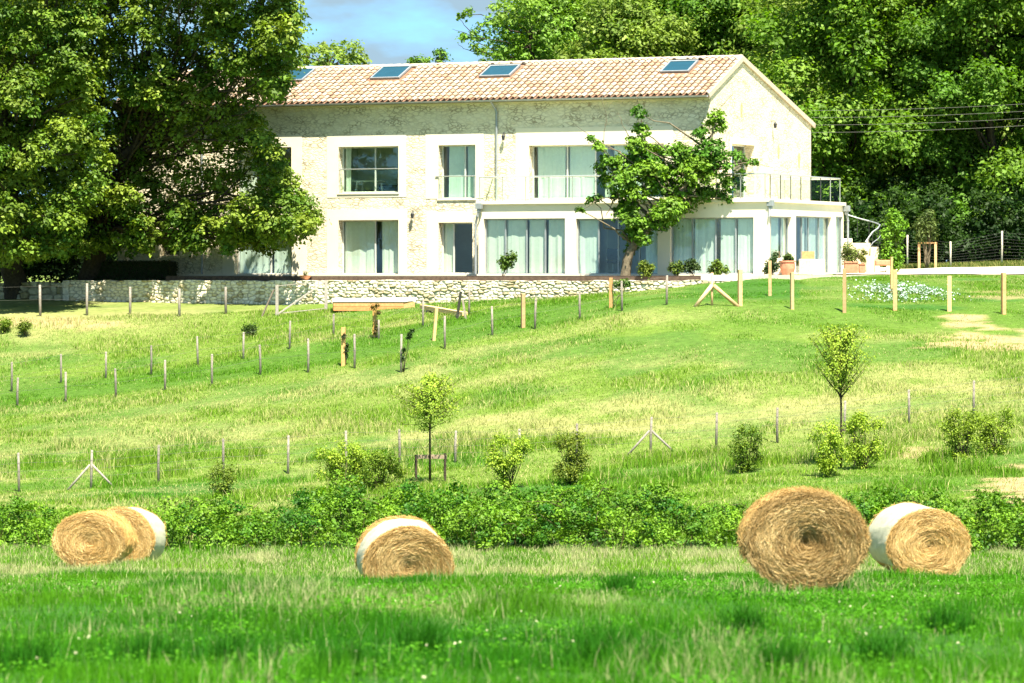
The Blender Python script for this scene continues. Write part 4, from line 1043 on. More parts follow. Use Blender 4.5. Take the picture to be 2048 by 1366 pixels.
blob_tree("ivy_clad_tree", iv_y, IV, [(1246, 557, .25), (1254, 520, .19), (1268, 488, .16), (1296, 458, .13), (1325, 425, .10), (1365, 380, .09), (1415, 300, .05)], .15, ((.055, .155, .012), (.17, .30, .025)),
          "half dead ivy clad tree with a leaning trunk standing in front of the glazed extension", bark='barkpale', seed=21, per=20, nsub=115, sub_r=.22, thick=.55,
          twigs=[[(1264, 490), (1262, 430), (1268, 380), (1285, 330), (1280, 270), (1273, 205)], [(1240, 400), (1225, 340), (1205, 300), (1212, 245), (1205, 190)], [(1290, 350), (1275, 300), (1250, 260), (1235, 225)], [(1268, 400), (1235, 330), (1190, 280), (1150, 250)],
                 [(1400, 330), (1430, 260), (1440, 215), (1470, 185)], [(1300, 330), (1283, 240), (1275, 195), (1296, 170)], [(1420, 300), (1460, 312), (1500, 322), (1545, 335)], [(1245, 392), (1205, 395), (1160, 422)], [(1230, 395), (1220, 415), (1212, 432)]])
# ------------------------------------------------------------------ fences and stakes
rsf = np.random.RandomState(4)
def post_mesh(w, h, tint, lean=(0, 0), rnd=True, mat='oldwood', parent=None, name="post", at=(0, 0, 0), rad=True):
    q = MB(); q.col = tint
    if rad: q.tube([Vector(at) + Vector((0, 0, -.25)), Vector(at) + Vector((lean[0] * .5 + rsf.normal(0, .006), lean[1] * .5, h * .5)), Vector(at) + Vector((lean[0], lean[1], h))], [w * .55, w * .52, w * .47], 8)
    else: q.beam(Vector(at) + Vector((0, 0, -.25)), Vector(at) + Vector((lean[0], lean[1], h)), w, w * .8)
    return q.build(name, M[mat], parent, smooth=rad)

def fence(name, posts, label, w=.072, wires=3, braces=(), tints=None):
    """posts: (px, top, base).  One wire fence: posts, struts and wires are its parts."""
    P = [(hit(px, pb), (pb - pt)) for px, pt, pb in posts]
    org = P[0][0]; e = empty(name, org); tag(e, label, "fence"); tops = []
    for k, (p, hp) in enumerate(P):
        h = hp / F * p.y; t = (tints[k] if tints else rsf.uniform(.5, .85)); ln = (rsf.normal(0, .02), 0)
        post_mesh(w, h, (t, t * .98, t * .95), ln, parent=e, at=p - org); tops.append((p - org, h, ln))
        if k in braces:
            for s in (-1, 1):
                q = MB(); q.col = (t, t, t); f = Vector((p.x + s * .72, p.y - .1, 0)); f.z = float(gz(f.x, f.y)) - .05
                q.tube([p - org + Vector((s * .03, 0, h * .62)), f - org], .034, 7); q.build("strut", M['oldwood'], e, smooth=True)
    for wv in range(wires):
        q = MB(); fr = .95 - wv * (.85 / max(1, wires))
        for (a, ha, la), (b, hb, lb) in zip(tops[:-1], tops[1:]):
            q.tube([a + Vector((la[0] * fr, -.04, ha * fr)), (a + b) / 2 + Vector((0, -.04, (ha + hb) / 2 * fr - .015)), b + Vector((lb[0] * fr, -.04, hb * fr))], .0028, 4, cap=False)
        q.build("wire", M['wire'], e)
    return e
fence("wire_fence", [(-60, 912, 992), (38, 906, 984), (182, 900, 977), (317, 890, 966), (447, 878, 955), (576, 871, 948), (692, 862, 942), (800, 858, 936), (911, 862, 926), (1040, 858, 922), (1152, 848, 912), (1301, 834, 906), (1432, 825, 896), (1555, 815, 886), (1690, 802, 872), (1818, 780, 848), (1948, 762, 834), (2090, 745, 815)],
      "nearest wire fence with slender grey posts, running behind the bramble thicket", .072, 4, braces=(2, 11))
fence("wire_fence", [(-70, 768, 828), (35, 755, 813), (131, 744, 805), (232, 737, 797), (330, 720, 781), (424, 708, 771), (521, 690, 750), (616, 678, 746), (709, 668, 737), (802, 668, 745), (890, 632, 698), (985, 613, 671), (1070, 597, 658), (1160, 582, 640), (1244, 562, 622), (1333, 551, 610)],
      "middle wire fence of pale posts climbing along the lower edge of the mown lane", .078, 2)
fence("wire_fence", [(-80, 735, 795), (23, 724, 783), (122, 708, 767), (212, 704, 757), (302, 691, 751), (396, 673, 731), (487, 665, 719), (579, 642, 699), (667, 628, 671), (758, 640, 678), (846, 598, 653), (938, 564, 630)],
      "upper wire fence of darker posts along the upper edge of the mown lane", .074, 2)
fence("wire_fence", [(-50, 572, 634), (81, 570, 633), (174, 567, 631), (260, 574, 629), (359, 578, 634), (452, 574, 628)],
      "farthest wire fence of pale posts in front of the dry stone wall at the left", .1, 2)
fence("wire_fence", [(1735, 478, 536), (1815, 470, 535), (1901, 483, 535), (2003, 462, 530), (2110, 470, 530)], "steel posted wire mesh fence beyond the gravel drive at the foot of the wood", .085, 9, tints=[1.6] * 5)

# field gate
pa, pb_ = hit(554, 632), hit(652, 622); e = empty("field_gate", pa); tag(e, "weathered timber field gate panel with a diagonal rail in front of the stone wall", "gate")
h = 62 / F * pa.y; d = pb_ - pa
for q0 in (Vector((0, 0, 0)), d): 
    q = MB(); q.beam(q0 + Vector((0, 0, -.3)), q0 + Vector((0, 0, h)), .14, .12); q.build("post", M['oldwood'], e, bevel=.01)
q = MB(); q.beam(Vector((.05, -.04, .08)), d + Vector((-.05, -.04, h * .95)), .05, .05); q.build("diagonal_rail", M['oldwood'], e)
q = MB(); q.beam(Vector((.05, -.02, h * .97)), d + Vector((-.05, -.02, h * .97)), .025, .025); q.beam(Vector((.05, -.02, .1)), d + Vector((-.05, -.02, .1)), .03, .03); q.build("rail", M['oldwood'], e)
q = MB(); q.col = (.5, .45, .4); q.tube([Vector((-.12, .02, h * .85)), Vector((-.6, -.1, -.05))], .035, 7); q.build("strut", M['oldwood'], e)

def stake(px, pt, pb, w, label, tint=(1, 1, 1), lean=0.0, mat='newwood', name="timber_stake", group=None, Y=None):
    p = hit(px, pb) if Y is None else on(px, Y); h = (pb - pt) / F * p.y
    q = MB(); q.col = tint; q.beam((0, 0, -.3), (lean, 0, h), w, w * .85); o = q.build(name, M[mat], None, bevel=.008); o.location = p; o.rotation_euler = (0, 0, rsf.uniform(-.4, .4))
    tag(o, label, "stake", group); return o
SG = "timber stakes standing in the lawn"
stake(1480, 540, 612, .16, "pale timber stake at the right foot of the splayed brace", (1.1, 1.1, 1.05), group=SG)
stake(1540, 522, 592, .13, "timber stake beside the small dark potted shrub at the extension corner", (1, .95, .9), group=SG)
stake(1584, 545, 619, .13, "timber stake standing on the lawn in front of the round terracotta pot", group=SG)
stake(1689, 538, 626, .13, "thin tall timber stake in line with the right corner of the extension", (.9, .8, .75), group=SG)
stake(1790, 540, 622, .17, "thick timber stake with a second short stake tied behind its top", (1.05, .95, .85), group=SG)
stake(1783, 514, 585, .10, "short timber stake behind the thick one, poking up in front of the terracotta bench", (1.1, 1, .8), group=SG)
stake(1899, 552, 623, .17, "pale timber stake right of the white flower patch", (1.25, 1.25, 1.2), group=SG)
stake(2007, 546, 629, .16, "orange toned timber stake nearest the right edge of the lawn", (1.05, .9, .75), group=SG)
stake(1046, 588, 656, .15, "thick timber stake beside a thin grey post, below the middle of the stone wall", (.9, .8, .75), group=SG)
stake(1222, 556, 616, .13, "orange timber stake with a leafy young vine, below the ivy clad tree", (1, .8, .6), group=SG)
stake(687, 655, 732, .15, "timber stake half covered with dark ivy on the mown lane", (1.1, 1, .7), group=SG)
stake(749, 612, 675, .13, "timber stake in front of the wooden sandbox with a dead climber hooked over it", (1.1, .95, .5), group=SG)
stake(866, 617, 682, .12, "leaning timber stake below the fallen plank", (1.3, 1.25, 1.0), -.12 + .25, group=SG)
stake(912, 583, 638, .11, "dark leaning stake crossing in front of the fallen plank", (.12, .14, .12), .18, mat='oldwood', group=SG)
stake(934, 600, 638, .09, "grey stake leaning against the dark one by the fallen plank", (.9, .85, .75), -.16, mat='oldwood', group=SG)
# splayed brace
p = hit(1424, 612); e = empty("splayed_brace", p); tag(e, "splayed A shaped timber brace on the lawn below the end of the stone wall", "brace")
h = 66 / F * p.y
q = MB(); q.col = (1.3, 1.35, 1.4); q.tube([(.0, 0, h * .62), (-.60, -.05, -.05)], .07, 8); q.build("leg", M['newwood'], e, smooth=True)
q = MB(); q.col = (1.0, .95, .9); q.tube([(.05, 0, h * .62), (.93, -.05, -.05)], .07, 8); q.build("leg", M['newwood'], e, smooth=True)
q = MB(); q.col = (1.2, 1.2, 1.2); q.tube([(0, .08, -.2), (.01, .08, h)], .045, 8); q.build("post", M['newwood'], e, smooth=True)
# climbers on stakes
def leafclump(name, pts, size, col, label, cat="plant", group=None, seed=0, per=16, sub=.1, stem=None, base=None, stemmat='bark', aspect=.62):
    """pts world points with radius: a small plant of stems and leaves"""
    rs = np.random.RandomState(seed); b = Vector(base) if base is not None else Vector(pts[0][:3]); e = empty(name, b); tag(e, label, cat, group)
    v, f, c = lobes_to_leaves([tuple(p) for p in pts], rs, size, *col, per=per, sub_r=sub, nsub_k=1, inner=.3); 
    # small lobes: force enough twigs
    Vs = []; Fs = []; Cs = []; n0 = 0
    for (x, y, z, r) in pts:
        ns = max(4, int(9 + 26 * r)); d = rs.normal(0, 1, (ns, 3)); d /= np.linalg.norm(d, axis=1)[:, None]
        cen = np.array((x, y, z)) + d * (r * rs.uniform(.3, 1.05, ns))[:, None]
        off = rs.normal(0, 1, (ns, per, 3)) * sub * .6; P = (cen[:, None] + off).reshape(-1, 3)
        nn = (d[:, None] * .5 + off * 3 + np.array((0, 0, .7))).reshape(-1, 3)
        t = rs.rand(ns, 1); cl = np.array(col[0])[None] * (1 - t) + np.array(col[1])[None] * t; cl = np.repeat(cl, per, 0) * rs.uniform(.75, 1.25, (ns * per, 1))
        v, f, c = leaves(P, nn, size, cl, rs, aspect); Vs.append(v); Fs.append(f + n0); Cs.append(c); n0 += len(v)
    np_mesh("foliage", np.concatenate(Vs) - np.array(b), np.concatenate(Fs), M['leaf'], e, col=np.concatenate(Cs))
    sm = MB()
    for (x, y, z, r) in pts:
        q = Vector((x, y, z)) - b; limb(sm, (rs.normal(0, .02), rs.normal(0, .02), -.05), q, .010 if not stem else stem, .006, rs, 4, .06)
    sm.build("stem", M[stemmat], e, smooth=True)
    return e
def plant_px(name, blobs, base, label, size=.08, col=((.04, .09, .01), (.10, .16, .02)), cat="shrub", group=None, seed=0, per=16, sub=.1, Y=None, stem=None, thick=.25, basez=None, stemmat='bark', aspect=.62):
    p = hit(*base) if Y is None else on(base[0], Y); rs = np.random.RandomState(seed + 5)
    if basez is not None: p.z = basez
    pts = []
    for (px, py, r) in blobs:
        w = W(px, py, p.y + rs.uniform(-thick, thick)); pts.append((w.x, w.y, w.z, r / F * p.y))
    return leafclump(name, pts, size, col, label, cat, group, seed, per, sub, stem, p, stemmat, aspect)
plant_px("climbing_ivy", [(692, 690, 6), (694, 700, 7), (691, 712, 6), (688, 672, 4)], (690, 731), "dark ivy climbing the timber stake on the mown lane", .06, ((.015, .04, .01), (.05, .06, .02)), "climber", seed=1, sub=.06, thick=.08)
plant_px("dead_climber", [(745, 614, 4), (753, 612, 5), (757, 625, 4), (755, 645, 3), (752, 655, 5), (750, 664, 5)], (753, 676), "withered climber hooked over the stake in front of the sandbox", .07, ((.10, .08, .02), (.16, .13, .03)), "climber", seed=2, sub=.05, per=10, thick=.06)
plant_px("young_vine", [(1234, 568, 8), (1244, 564, 8), (1252, 569, 7)], (1226, 616), "young green vine at the top of the orange stake below the ivy clad tree", .09, ((.05, .11, .012), (.10, .18, .02)), "climber", seed=3, sub=.08, thick=.1)
plant_px("sapling_shoot", [(820, 668, 5), (824, 662, 4), (816, 675, 4), (808, 700, 3), (806, 715, 3)], (806, 745), "thin leafy shoot beside the dark post on the mown lane", .08, ((.02, .05, .012), (.05, .10, .02)), "sapling", seed=4, sub=.05, per=8, thick=.05)

# ------------------------------------------------------------------ sandbox, plank
pa = hit(672, 626) + Vector((0, 0, .20)); e = empty("sandbox", pa, R(2.5)); tag(e, "long orange timber sandbox with a white top in front of the stone wall", "sandbox")
wl = (822 - 664) / F * pa.y; hh_ = .36
for k in range(2):
    q = MB(); q.col = (1.05, .82, .62) if k else (.95, .66, .45); q.box(-.1, wl - .45, -.03, .03, k * hh_ / 2 - .12, k * hh_ / 2 + hh_ / 2 - .13); q.build("plank", M['newwood'], e, bevel=.006)
q = MB(); q.col = (1.2, 1.02, .82); q.beam((wl - .45, 0, hh_ / 2 - .12), (wl - .02, .55, hh_ / 2 - .12), .05, hh_ - .03, (0, 0, 1)); q.build("end_board", M['newwood'], e)
q = MB(); q.col = (1, .9, .7); q.box(-.1, wl - .02, 1.5, 1.56, -.1, hh_ - .12); q.box(-.12, -.08, .031, 1.499, -.1, hh_ - .12); q.build("back_board", M['newwood'], e)
q = MB(); vs = [(-.14, -.06, hh_ - .125), (wl - .42, -.06, hh_ - .125), (wl + .02, .55, hh_ - .085), (wl + .02, 1.6, hh_ + .0), (-.14, 1.6, hh_ - .03)]
q.add(vs + [(x, y, z + .035) for x, y, z in vs], [(4, 3, 2, 1, 0), (5, 6, 7, 8, 9)] + [(i, (i + 1) % 5, 5 + (i + 1) % 5, 5 + i) for i in range(5)]); q.build("cover", M['white'], e)
pa = hit(850, 622); pb_ = hit(930, 634); e = empty("fallen_plank", pa); tag(e, "pale squared timber beam lying aslant in the grass right of the sandbox", "beam")
d = pb_ - pa; q = MB(); q.col = (1.3, 1.25, 1.2); q.beam((-.1, 0, .16), d + Vector((0, 0, .10)), .22, .16, (0, 0, 1)); q.build("timber", M['newwood'], e, bevel=.01)
for s in (.12, .93):
    q = MB(); q.col = (.9, .85, .8); c0 = d * s; q.box(c0.x - .14, c0.x + .14, c0.y - .2, c0.y + .2, c0.z - .15, c0.z + .065); q.build("bearer", M['oldwood'], e)

# ------------------------------------------------------------------ terrace plants and pots
def pot(px, py_base, yl, r, h, label, mat='terracotta', kind='pot'):
    x = lx(px, yl); z = FLOOR - .05; e = empty("plant_pot", hw(x, yl, z)); tag(e, label, "pot")
    q = MB(); q.lathe([(r * .72, 0), (r * .98, h * .45), (r, h * .75), (r * .9, h * .88), (r * 1.08, h * .9), (r * 1.08, h), (r * .92, h), (r * .88, h * .8)], (0, 0, 0), 20); q.build("vessel", M[mat], e, smooth=False)
    q = MB(); q.lathe([(r * .86, h * .82), (r * .86, h * .86)], (0, 0, 0), 16); q.build("soil", M['darkwood'], e); return e
yp = P_EXT - 1.1
pot(1575, 547, yp + .9, .30, .56, "round terracotta pot with a small plant in front of the narrow side window", 'terracotta')
pY = hY(lx(1575, yp + .9), yp + .9)
plant_px("pot_plant", [(1570, 517, 5), (1577, 513, 5), (1582, 518, 4)], (1575, 547), "small green plant growing in the round terracotta pot", .08, ((.05, .10, .02), (.11, .16, .03)), "plant", seed=5, Y=pY, thick=.1, sub=.08, basez=FLOOR + .4)
plant_px("dark_shrub", [(1537, 530, 7), (1546, 520, 7), (1551, 510, 5), (1545, 538, 8), (1534, 540, 6), (1552, 530, 7)], (1545, 549), "dark narrow shrub at the front corner of the extension", .09, ((.02, .05, .015), (.05, .09, .02)), seed=6, Y=pY - 1.0, sub=.1, thick=.15, basez=FLOOR - .05)
def block(px0, px1, py0, py1, yl, label, mat='drystone', dep=.6, tint=(1, 1, 1), name="stone_block", cat="stone"):
    xa, xb = lx(px0, yl), lx(px1, yl); z0 = FLOOR - .055; z1 = hz(py0, xa, yl); e = empty(name, (HX, HY, 0), -TH)
    e.location = hw((xa + xb) / 2, yl, z0); tag(e, label, cat); w = (xb - xa) / 2
    q = MB(); q.col = tint; n = 6; rs = np.random.RandomState(int(px0)); 
    q.box(-w, w, 0, dep, 0, z1 - z0); o = q.build("rough_face", M[mat], e, bevel=.04)
    return e, w, z1 - z0
e, w, h = block(1597, 1622, 518, 545, P_EXT - .2, "rough squared stone block standing before the wide side window, left one of a pair", tint=(.95, .88, .75))
e, w, h = block(1623, 1640, 519, 545, P_EXT - .1, "smooth pale stone block right beside the rough squared one", tint=(1.3, 1.28, 1.2))
e, w, h = block(1552, 1562, 516, 545, P_EXT + .1, "pale upright stone slab behind the dark narrow shrub", tint=(1.2, 1.15, 1.05), dep=.3)
# wooden garden chair back beside the blocks
x, y = Q_EXT + .55, P_EXT + 3.1
e = empty("garden_chair", hw(x, y, FLOOR - .05), -TH + .4); tag(e, "tan wooden garden chair against the wide side window", "chair")
q = MB(); q.col = (.9, .75, .6); q.box(-.25, .25, -.25, .25, .40, .45); q.build("seat", M['newwood'], e); q = MB(); q.col = (.9, .75, .6); q.box(-.25, .25, .22, .26, .46, .95); q.build("backrest", M['newwood'], e)
for a in (-1, 1):
    for b in (-1, 1): q = MB(); q.box(a * .22 - .025, a * .22 + .025, b * .2 - .025, b * .2 + .025, 0, .399); q.build("leg", M['newwood'], e)
# terracotta planters right of the extension
def planter(px0, px1, py0, py1, Y, label, dep=.5):
    a, b = W(px0, py1, Y), W(px1, py0, Y); g = float(gz(a.x, Y)) + .02; e = empty("planter", ((a.x + b.x) / 2, Y, max(g, a.z))); tag(e, label, "planter"); w = (b.x - a.x) / 2; h = b.z - e.location.z
    q = MB(); q.box(-w * .94, w * .94, 0, dep, 0, h * .86); q.box(-w, w, -.03, dep + .03, h * .861, h); q.build("vessel", M['terracotta'], e, bevel=.015)
    q = MB(); q.box(-w * .85, w * .85, .05, dep - .05, h, h + .004); q.build("soil", M['darkwood'], e); return e
Yp = hY(Q_EXT + .8, YB_EXT * .55)
planter(1689, 1717, 523, 546, Yp, "square terracotta planter with a yellow green bush beside the extension")
planter(1718, 1731, 527, 546, Yp - .1, "small pale terracotta planter right of the big one", .35)
plant_px("planter_bush", [(1693, 495, 9), (1700, 505, 10), (1706, 512, 9), (1696, 518, 8), (1712, 506, 8), (1690, 508, 8)], (1703, 540), "yellow green bush growing in the square terracotta planter", .09, ((.09, .14, .02), (.18, .22, .05)), seed=7, Y=Yp + .3, sub=.12, thick=.2, basez=W(1700, 523, Yp).z)
plant_px("planter_bush", [(1722, 512, 5), (1726, 520, 5), (1728, 505, 5)], (1724, 540), "small yellowish plant in the small planter beside the stone stair", .08, ((.12, .14, .02), (.2, .2, .04)), seed=8, Y=Yp + .1, sub=.07, thick=.1, basez=W(1722, 527, Yp).z)
# terracotta bench
Yb = 158.0; a, b = W(1751, 542, Yb), W(1782, 520, Yb); e = empty("garden_bench", ((a.x + b.x) / 2, Yb, float(gz(a.x, Yb)) + .03)); tag(e, "low brick coloured stone bench below the bright green shrub", "bench"); w = (b.x - a.x) / 2; h = b.z - e.location.z
q = MB(); q.box(-w, w, 0, .5, h * .55, h); q.build("seat", M['terracotta'], e, bevel=.05)
for s in (-1, 1): q = MB(); q.box(s * w * .72 - .1, s * w * .72 + .1, .02, .48, 0, h * .549); q.build("leg", M['drystone'], e, bevel=.02)
q = MB(); q.box(-w * .6, w * .6, .05, .45, h * .25, h * .42); q.build("shelf", M['drystone'], e)
# stone stair with curved rail
Ys = 160.0; e = empty("stone_stair", on(1712, Ys)); tag(e, "stepped stone stair with a curved iron handrail right of the extension", "stair"); o0 = e.location.copy()
for (p0, p1, pt, dy) in ((1683, 1705, 477, 1.6), (1700, 1741, 486, .6), (1741, 1758, 494, .3), (1733, 1748, 512, -.3)):
    a, b = W(p0, 548, Ys + dy), W(p1, pt, Ys + dy); q = MB(); q.col = (1.15, 1.12, 1.0) if p0 < 1690 or p0 == 1733 else (.85, .85, .75); q.box(a.x - o0.x, b.x - o0.x, dy, dy + 1.1, -.6, b.z - o0.z); q.build("step", M['drystone'], e, bevel=.03)
q = MB(); rail = [W(1690, 428, Ys + 3), W(1715, 436, Ys + 3), W(1738, 442, Ys + 2.8), W(1752, 446, Ys + 2.4), W(1760, 450, Ys + 1.9), W(1756, 456, Ys + 1.3), W(1745, 464, Ys + 1.0), W(1738, 474, Ys + .9), W(1731, 484, Ys + .8)]
q.tube([p - o0 for p in rail], .03, 7); q.tube([p - o0 + Vector((.02, 0, -.45)) for p in rail[4:]], .018, 6); q.build("handrail", M['zinc'], e)
for i in range(0, 9, 1):
    q = MB(); p = rail[i] - o0; q.tube([p, p + Vector((0, 0, -.85))], .012, 5); q.build("baluster", M['iron'], e)
plant_px("bright_shrub", [(1786, 428, 9), (1794, 436, 11), (1780, 445, 9), (1790, 455, 12), (1774, 470, 11), (1785, 478, 13), (1800, 470, 9), (1778, 495, 13), (1794, 500, 13), (1782, 515, 12), (1798, 520, 10), (1768, 508, 9), (1806, 448, 6), (1790, 530, 9), (1772, 525, 8)], (1786, 540),
         "tall bright green shrub above the brick coloured bench", .13, ((.07, .17, .010), (.16, .32, .02)), seed=9, Y=159.5, sub=.15, thick=.3, per=18)
# guarded young tree beyond the drive
Yg = 166.0; p = on(1853, Yg); e = empty("tree_guard", p); tag(e, "pale timber frame guarding the young tree beyond the drive", "tree guard")
for px in (1838, 1871): w = W(px, 520, Yg).x - p.x; q = MB(); q.col = (1.1, 1, .95); q.beam((w, 0, -.2), (w, 0, (535 - 486) / F * Yg), .13, .11); q.build("post", M['newwood'], e)
q = MB(); q.col = (1.2, 1.1, 1); a, b = W(1836, 485, Yg).x - p.x, W(1874, 485, Yg).x - p.x; zz = (535 - 485) / F * Yg; q.box(a, b, -.03, .03, zz, zz + .07); q.build("rail", M['newwood'], e)
plant_px("young_tree", [(1850, 440, 12), (1840, 455, 12), (1862, 452, 12), (1852, 465, 13), (1842, 475, 9), (1864, 472, 9), (1858, 430, 8)], (1854, 536), "young tree with a pale slender trunk inside the timber guard", .12, ((.06, .10, .02), (.12, .16, .04)), "tree", seed=10, Y=Yg + .1, sub=.16, thick=.35, stem=.05, stemmat='barkpale')
# row of little plants along the wall top before the extension
Yw = hY(lx(1300, -4.0), -4.0)
plant_px("shrub", [(1005, 522, 6), (1014, 518, 8), (1026, 514, 8), (1020, 526, 8), (1008, 532, 4)], (1006, 552), "single leafy green shoot in front of the four pane window", .13, ((.05, .10, .012), (.09, .16, .02)), seed=20, Y=hY(lx(1010, -3.9), -3.9), thick=.15, sub=.1, basez=ZD, per=12)
for i, (bl_, b, lab, col) in enumerate([
    ([(1284, 540, 8), (1294, 546, 7), (1288, 528, 6), (1302, 536, 7), (1290, 535, 7)], 1290, "yellow green bush right of the ivy clad trunk", ((.10, .16, .015), (.17, .22, .03))),
    ([(1345, 536, 7), (1356, 532, 8), (1364, 536, 8), (1352, 542, 6)], 1353, "green bush left of the dark round one on the wall top", ((.05, .10, .012), (.12, .17, .02))),
    ([(1378, 528, 7), (1386, 526, 8), (1392, 534, 6), (1382, 538, 6)], 1384, "dark round bush in the middle of the wall top row", ((.025, .055, .012), (.06, .10, .02))),
    ([(1432, 528, 8), (1440, 534, 9), (1425, 538, 7), (1450, 540, 6), (1436, 542, 7)], 1434, "bright green bush above the splayed brace", ((.09, .16, .015), (.15, .22, .03)))]):
    plant_px("shrub", bl_, (b, 552), lab, .10, col, group="bushes along the wall top before the extension", seed=30 + i, Y=Yw, sub=.1, thick=.2, basez=ZD - .1)
# bowl with a little plant on the wall top
x = lx(612, -4.3); e = empty("flower_bowl", hw(x, -4.35, hz(559, x, -4.35))); tag(e, "small red brown bowl with a spiky plant on the stone wall", "pot")
q = MB(); q.lathe([(.12, 0), (.22, .12), (.24, .16), (.2, .16)], (0, 0, 0), 14); q.build("vessel", M['terracotta'], e)
rs = np.random.RandomState(3); V = []; Fq = []
for k in range(50): 
    a = rs.uniform(0, 6.28); l = rs.uniform(.12, .28); o = rs.uniform(0, .12); b = len(V); d = np.array((math.cos(a), math.sin(a), 0)); 
    V += [d * o + (0, 0, .15) + np.array((-d[1], d[0], 0)) * .012, d * o + (0, 0, .15) - np.array((-d[1], d[0], 0)) * .012, d * (o + l * .5) + (0, 0, .15 + l)]; Fq.append((b, b + 1, b + 2))
np_mesh("foliage", V, Fq, M['leaf'], e, col=np.tile((.07, .13, .02), (len(V), 1)))

# ------------------------------------------------------------------ power lines
for k, (py0, py1) in enumerate(((221, 200), (235, 215), (250, 229), (265, 243))):
    a = hw(.02, YB, 0); a.z = (HP - py0) / F * a.y; b = W(2300, py1 - 12, 168.0); q = MB(); pts = []
    for t in np.linspace(0, 1, 24): p = a.lerp(b, t); p.z -= .35 * 4 * t * (1 - t) * .5; pts.append(p)
    q.tube(pts, .007, 5); o = q.build("power_line", M['wire'], None); tag(o, ["uppermost power line leaving the gable corner", "second power line below the uppermost one", "third power line, just above the lowest one", "lowest power line leaving the gable corner"][k], "power line", "power lines from the gable to the right")

# ------------------------------------------------------------------ saplings and bushes on the slope
BR = ((.17, .29, .016), (.34, .45, .045))
def sapling(px, pyb, crown, trunk_r, label, seed, size=.072):
    p = hit(px, pyb); rs = np.random.RandomState(seed); e = empty("young_tree", p); tag(e, label, "tree", "young trees planted on the slope"); s = p.y / F
    tm = MB(); top = crown[0]; zt = (pyb - top) * s
    tm.tube([(0, 0, -.2), (rs.normal(0, .01), 0, zt * .4), (rs.normal(0, .02), 0, zt * .75), (0, 0, zt)], [trunk_r, trunk_r * .8, trunk_r * .45, .006], 8)
    P = []; D = []
    cb, rw = crown[1], crown[2] * s * 1.62; zb_ = (pyb - cb) * s
    for i in range(110):
        t = rs.rand() ** .8; z0 = zb_ - .05 + (zt - zb_) * t * .8; a = rs.uniform(0, 6.28); l = rw * (crown[3](t)) * rs.uniform(.45, 1.15)
        q = Vector((l * math.cos(a), l * math.sin(a), min(z0 + l * 1.25, zt + .05) if crown[4] else z0 + l * rs.uniform(-.1, .9))); b0 = Vector((0, 0, z0)); tm.tube([b0, b0.lerp(q, .5) + Vector((0, 0, -.04)), q], [.010, .007, .003], 5, cap=False)
        for k in range(40):
            u = rs.uniform(.25, 1.05); P.append(b0.lerp(q, u) + Vector(rs.normal(0, .055, 3))); D.append(Vector((math.cos(a), math.sin(a), .6)))
    tm.build("trunk", M['bark'], e, smooth=True)
    t = rs.rand(len(P), 1); c = np.array(BR[0]) * (1 - t) + np.array(BR[1]) * t
    v, f, c = leaves(np.array(P), np.array(D), size, c, rs, .55); np_mesh("crown", v, f, M['leaf'], e, col=c); return e, p
_, p = sapling(860, 966, (728, 862, 46, lambda t: math.sin(math.pi * min(1, .18 + .8 * t)) * 1.0, False), .035, "young yellow green tree with a round crown tied to a cross rail", 51)
e = empty("tree_support", p); tag(e, "dark stakes with a tie rail holding the round crowned young tree", "tree support"); s = p.y / F
for px, pt in ((832, 910), (890, 907)): x = (px - 860) * s; q = MB(); q.tube([(x, .05, -.2), (x, .05, (966 - pt) * s)], .038, 8); q.build("stake", M['bark'], e)
q = MB(); q.col = (.9, .75, .6); q.box(-28 * s, 34 * s, .02, .05, (966 - 918) * s, (966 - 910) * s); q.build("rail", M['oldwood'], e)
_, p = sapling(1682, 935, (656, 798, 46, lambda t: (1.0 - .55 * t) if t > .15 else .75 + t, True), .035, "young yellow green tree with a pointed upright crown, in the right half of the slope", 52)
e = empty("tree_support", p + Vector((.36, 0, 0))); tag(e, "single dark stake with a short tie rail beside the pointed young tree", "tree support"); s = p.y / F
q = MB(); q.tube([(0, .05, -.2), (0, .05, 85 * s)], .034, 8); q.build("stake", M['bark'], e); q = MB(); q.beam((-.36, .02, 74 * s), (.02, .02, 76 * s), .04, .05); q.build("rail", M['darkwood'], e)
BG_ = "bushes on the slope above the bramble thicket"; rb_ = np.random.RandomState(8)
